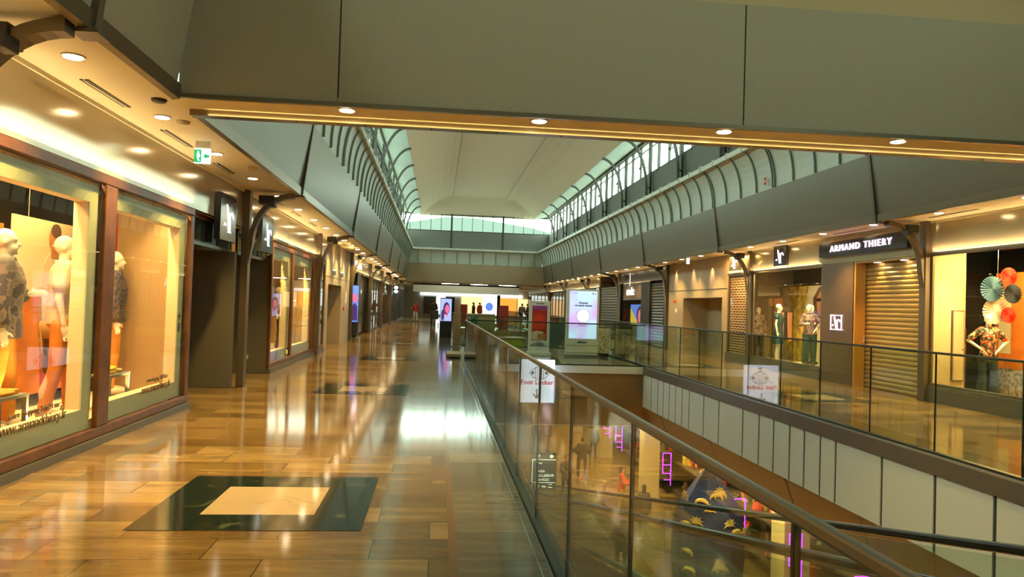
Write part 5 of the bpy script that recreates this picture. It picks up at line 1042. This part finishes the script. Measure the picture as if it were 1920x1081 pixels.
# blue wrapped display with gold palms
r = thing('wrapped_display', 'large dark blue tented display printed with gold palm leaves on the lower level', 'display', (7.6, 20.0, LZ), rz=0)
t = MB(); cx_, cy_ = 7.6, 20.0; N = 16; secs = [(0, .85), (.8, .92), (1.7, .90), (2.3, .72), (2.8, .40), (3.15, .18), (3.35, .04)]
vs = [];
for z, rr in secs:
    for k in range(N): a = 2 * PI * k / N; q = rr * (1 + .10 * (k % 2)); vs.append((cx_ + q * math.cos(a), cy_ + q * .8 * math.sin(a), LZ + z))
fs = [(i * N + k, i * N + (k + 1) % N, (i + 1) * N + (k + 1) % N, (i + 1) * N + k) for i in range(len(secs) - 1) for k in range(N)] + [tuple(range(N - 1, -1, -1)), tuple(range((len(secs) - 1) * N, len(secs) * N))]
t.add(vs, fs, 'blue_wrap'); t.build('drape', r, smooth=False)
rnd = random.Random(3)
for k in range(17):
    t = MB(); a = -PI / 2 + rnd.uniform(-1.15, 1.15) - .3; z = rnd.uniform(.5, 2.8); rr = 1.0 if z < 1.8 else 1.0 - (z - 1.8) * .55
    c = Vector((cx_ + (rr + .04) * math.cos(a), cy_ + (rr + .04) * .8 * math.sin(a), LZ + z)); u = Vector((-math.sin(a), math.cos(a), 0)); out = Vector((math.cos(a), math.sin(a), .2)) * .02
    if k % 2:
        for j in range(7):
            b = -.3 + j * .62; e = c + u * .2 * math.cos(b) + Vector((0, 0, .2 * math.sin(b))); mdl = (c + e) / 2 + Vector((0, 0, .05)); t.tube([c + out, mdl + out, e + out], [.02, .028, .006], 'gold_leaf', 6)
    else:
        t.tube([c + out + u * .17 * math.cos(b) + Vector((0, 0, .13 * math.sin(b))) for b in [PI * q / 8 - .2 for q in range(10)]], [.012, .03, .045, .055, .055, .05, .045, .035, .02, .008], 'gold_leaf', 6)
    t.build('palm_print', r)
# people of the lower level
LP = [((6.66, 33.0), PI, 'dark_cloth', 'dark_cloth', 'man in dark jacket standing with legs apart in the lower mall'), ((5.95, 38.5), 2.6, 'brown_cloth', 'khaki_cloth', 'person in brown coat below the hanging sign, right one of a pair'), ((5.35, 38.6), 3.4, 'grey_cloth', 'brown_cloth', 'person in grey coat below the hanging sign, left one of a pair'),
      ((5.25, 29.1), .3, 'brown_cloth', 'dark_cloth', 'person in brown hat bending beside a shopping cart'), ((7.0, 27.2), 1.5, 'red_cloth', 'khaki_cloth', 'person in red top reaching to a shopping cart'), ((7.05, 24.4), 2.8, 'dark_cloth', 'dark_cloth', 'dark dressed person walking left of the blue display'),
      ((5.35, 20.6), 2.9, 'dark_cloth', 'brown_cloth', 'person in dark coat with a cart, nearest below the glass railing'), ((8.0, 37.0), 0, 'grey_cloth', 'dark_cloth', 'person in grey beside the lower shops')]
for i, ((x, y), rz, tm, lm, lab) in enumerate(LP): P_(lab, 'person', (x, y, LZ), rz=rz, h=1.72, top=tm, legs=lm, shoes='black', hair='hair', top_kind='jacket', sleeve=1.9, arms=('fwd', 'fwd') if i in (3, 4, 6) else ('hip', 'hip') if i == 0 else ('down', 'down'), stride=.1 if i else 0, apart=.05 if i == 0 else 0, female=(i in (2, 4, 5)), vox=.022)
def cart(x, y, rz, label, m='poster_red'):
    r = thing('shopping_cart', label, 'shopping cart', (x, y, LZ), None, rz)
    def pt(mb, nm): o = mb.build(nm, None); o.parent = r; return o
    t = MB(); q = [(-.28, -.4, .55), (.28, -.4, .55), (.28, .4, .55), (-.28, .4, .55)]; top = [(-.3, -.48, .95), (.3, -.48, .95), (.3, .42, 1.0), (-.3, .42, 1.0)]
    for L_ in (q, top): t.tube(L_ + [L_[0]], .012, 'chrome', 5)
    for k in range(4):
        for s_ in range(6):
            u = s_ / 6; a = Vector(q[k]).lerp(Vector(q[(k + 1) % 4]), u); b = Vector(top[k]).lerp(Vector(top[(k + 1) % 4]), u); t.tube([a, b], .006, 'chrome', 4)
    pt(t, 'basket'); t = MB(); t.tube([(-.25, .4, .55), (-.25, -.35, .15)], .014, 'chrome', 5); t.tube([(.25, .4, .55), (.25, -.35, .15)], .014, 'chrome', 5); t.box(-.27, .27, -.4, .4, .14, .17, 'steel_dark'); pt(t, 'chassis')
    t = MB(); t.tube([(-.3, .5, 1.05), (.3, .5, 1.05)], .02, m, 8); pt(t, 'handle')
    for a in (-1, 1):
        for b in (-1, 1): t = MB(); t.ell((a * .24, b * .36, .07), (.025, .07, .07), 'black', 10, 8); pt(t, 'wheel')
cart(6.1, 27.9, 1.1, 'wire shopping cart between two people in the lower mall'); cart(4.6, 21.0, .9, 'wire shopping cart of the nearest lower mall shopper', 'brown_cloth')
# sloping moving walkway
r = thing('moving_walkway', 'sloping moving walkway with dark handrails descending through the void', 'moving walkway', (2, 0, 0))
sl = .22; zf = lambda y: 1.18 - sl * y
for xx in (1.48, 2.52):
    ys2 = [.6 + 1.0 * k for k in range(29)]
    t = MB(); t.tube([(xx, y, zf(y)) for y in ys2], .024, 'rubber', 10); t.build('handrail', r, smooth=True)
    t = MB(); t.prism([(.6, zf(.6) - .04), (28.6, zf(28.6) - .04), (28.6, zf(28.6) - .92), (.6, zf(.6) - .92)], 'x', xx - .006, xx + .006, 'rail_glass'); t.build('side_glass', r)
    t = MB(); t.prism([(.6, zf(.6) - .90), (28.6, zf(28.6) - .90), (28.6, zf(28.6) - .97), (.6, zf(.6) - .97)], 'x', xx - .03, xx + .03, 'void_white'); t.build('skirt', r)
t = MB(); t.prism([(.6, zf(.6) - .98), (28.6, zf(28.6) - .98), (28.6, zf(28.6) - 1.08), (.6, zf(.6) - 1.25)], 'x', 1.52, 2.48, 'steel_dark'); t.build('belt', r)
t = MB(); t.prism([(.6, zf(.6) - 1.1), (26, zf(26) - 1.1), (26, zf(26) - 1.2), (.6, zf(.6) - 1.6)], 'x', 1.5, 2.5, 'grey_panel'); t.build('truss', r)
# lower lights
k = 0
for x in (7.0,):
    for y in [8 + 4.5 * q for q in range(10)]:
        downlight(x, y, -1.6, 'round downlight under the right gallery, over the lower mall', 'downlights of the lower mall', 650, (1, .66, .25), 2.7)
for y in (23,): 
    for x in (1.5, 4.3): downlight(x, y, -1.6, 'round downlight under the platform, over the lower mall', 'downlights of the lower mall', 600, (1, .66, .25), 2.7)
for y in (6, 14, 32, 42): downlight(-1.5, y, -1.6, 'round downlight under the left walkway', 'downlights of the lower mall', 550, (1, .66, .25), 2.7)

# spots added inside the display windows to brighten the soffit
for x, y, d_, e_ in [(-3.50, 5.6, 1, 60), (-3.50, 7.0, 1, 60), (-3.50, 9.2, 1, 60), (-3.50, 16.3, 1, 45), (-3.50, 18.9, 1, 45), (-3.50, 21.5, 1, 45)]:
    lamp('SPOT', (x, y, .34), e_, (1, .68, .24), None, .04, rot=(PI, -.30 * d_, 0), angle=1.5, blend=1, name='footlight')
for y in (9, 11.5, 17.6, 19.6): lamp('SPOT', (9.12, y, .25), 45, (1, .68, .24), None, .04, rot=(PI, .32, 0), angle=1.5, blend=1, name='footlight')
# lit directory of the lower mall
r = thing('directory_sign', 'dark hanging directory with white shop names in the lower mall', 'sign', (3.45, 23.0, -3.5))
t = MB(); t.box(3.05, 3.85, 23.0, 23.04, -4.15, -3.0, 'dark_glass'); t.build('panel', r)
t = MB(); t.tube([(3.15, 23.02, -3.0), (3.15, 23.02, -1.6)], .012, 'chrome', 6); t.tube([(3.75, 23.02, -3.0), (3.75, 23.02, -1.6)], .012, 'chrome', 6); t.build('suspension', r)
t = MB(); t.box(3.08, 3.82, 22.99, 23.0, -3.235, -3.215, 'exit_white'); t.box(3.08, 3.82, 22.99, 23.0, -3.935, -3.92, 'exit_white'); t.box(3.08, 3.10, 22.99, 23.0, -4.1, -3.22, 'exit_white')
t.box(3.28, 3.30, 22.99, 23.0, -3.18, -3.06, 'exit_white'); t.prism([(3.24, -3.11), (3.29, -3.05), (3.34, -3.11)], 'y', 22.99, 23.0, 'exit_white'); t.ell((3.68, 22.99, -3.12), (.06, .01, .05), 'exit_white', 10, 6); t.build('rule', r)
for k, tx in enumerate(('Fnac', 'o', 'ZARA', 'PULL&BEAR', 'MANGO')): text(tx, .11, 'exit_white', (3.2, 22.988, -3.32 - .13 * k), FACE_C, r, 'shop_name', align='LEFT')
for k in range(3): t = MB(); t.box(3.2 + .2 * k, 3.32 + .2 * k, 22.988, 23.0, -4.08, -3.98, 'exit_white'); t.build('pictogram', r)

# unseen fill strips added on the shopfront ledges to brighten bulkheads and soffits
for x, y0, y1, e_ in [(-3.24, 1.0, 10.3, 17), (-3.24, 15.4, 22.2, 15), (8.93, 6.0, 12.8, 12), (8.93, 16.9, 22.4, 8), (-3.22, 28.8, 60, 38), (8.92, 28.8, 60, 24)]:
    lamp('AREA', (x, (y0 + y1) / 2, 2.74), e_, (1, .68, .30), None, .02, y1 - y0, rot=(PI, -.45 if x < 0 else .45, 0), name='ledge_lamp')
lamp('AREA', (2.83, 7.42, 3.255), 2.8, (1, .66, .24), None, 10.2, .015, rot=(PI - .9, 0, 0), name='trim_lamp')  # strip added along the beam trim to brighten the beam soffit

t = MB(); t.box(7.79, 7.80, 17.28, 17.38, 4.62, 4.80, 'fan_red'); t.box(7.785, 7.79, 17.30, 17.36, 4.69, 4.73, 'white_paint'); tag(t.build('safety_sticker'), 'small red and white safety sticker low on the right cove', 'sticker')
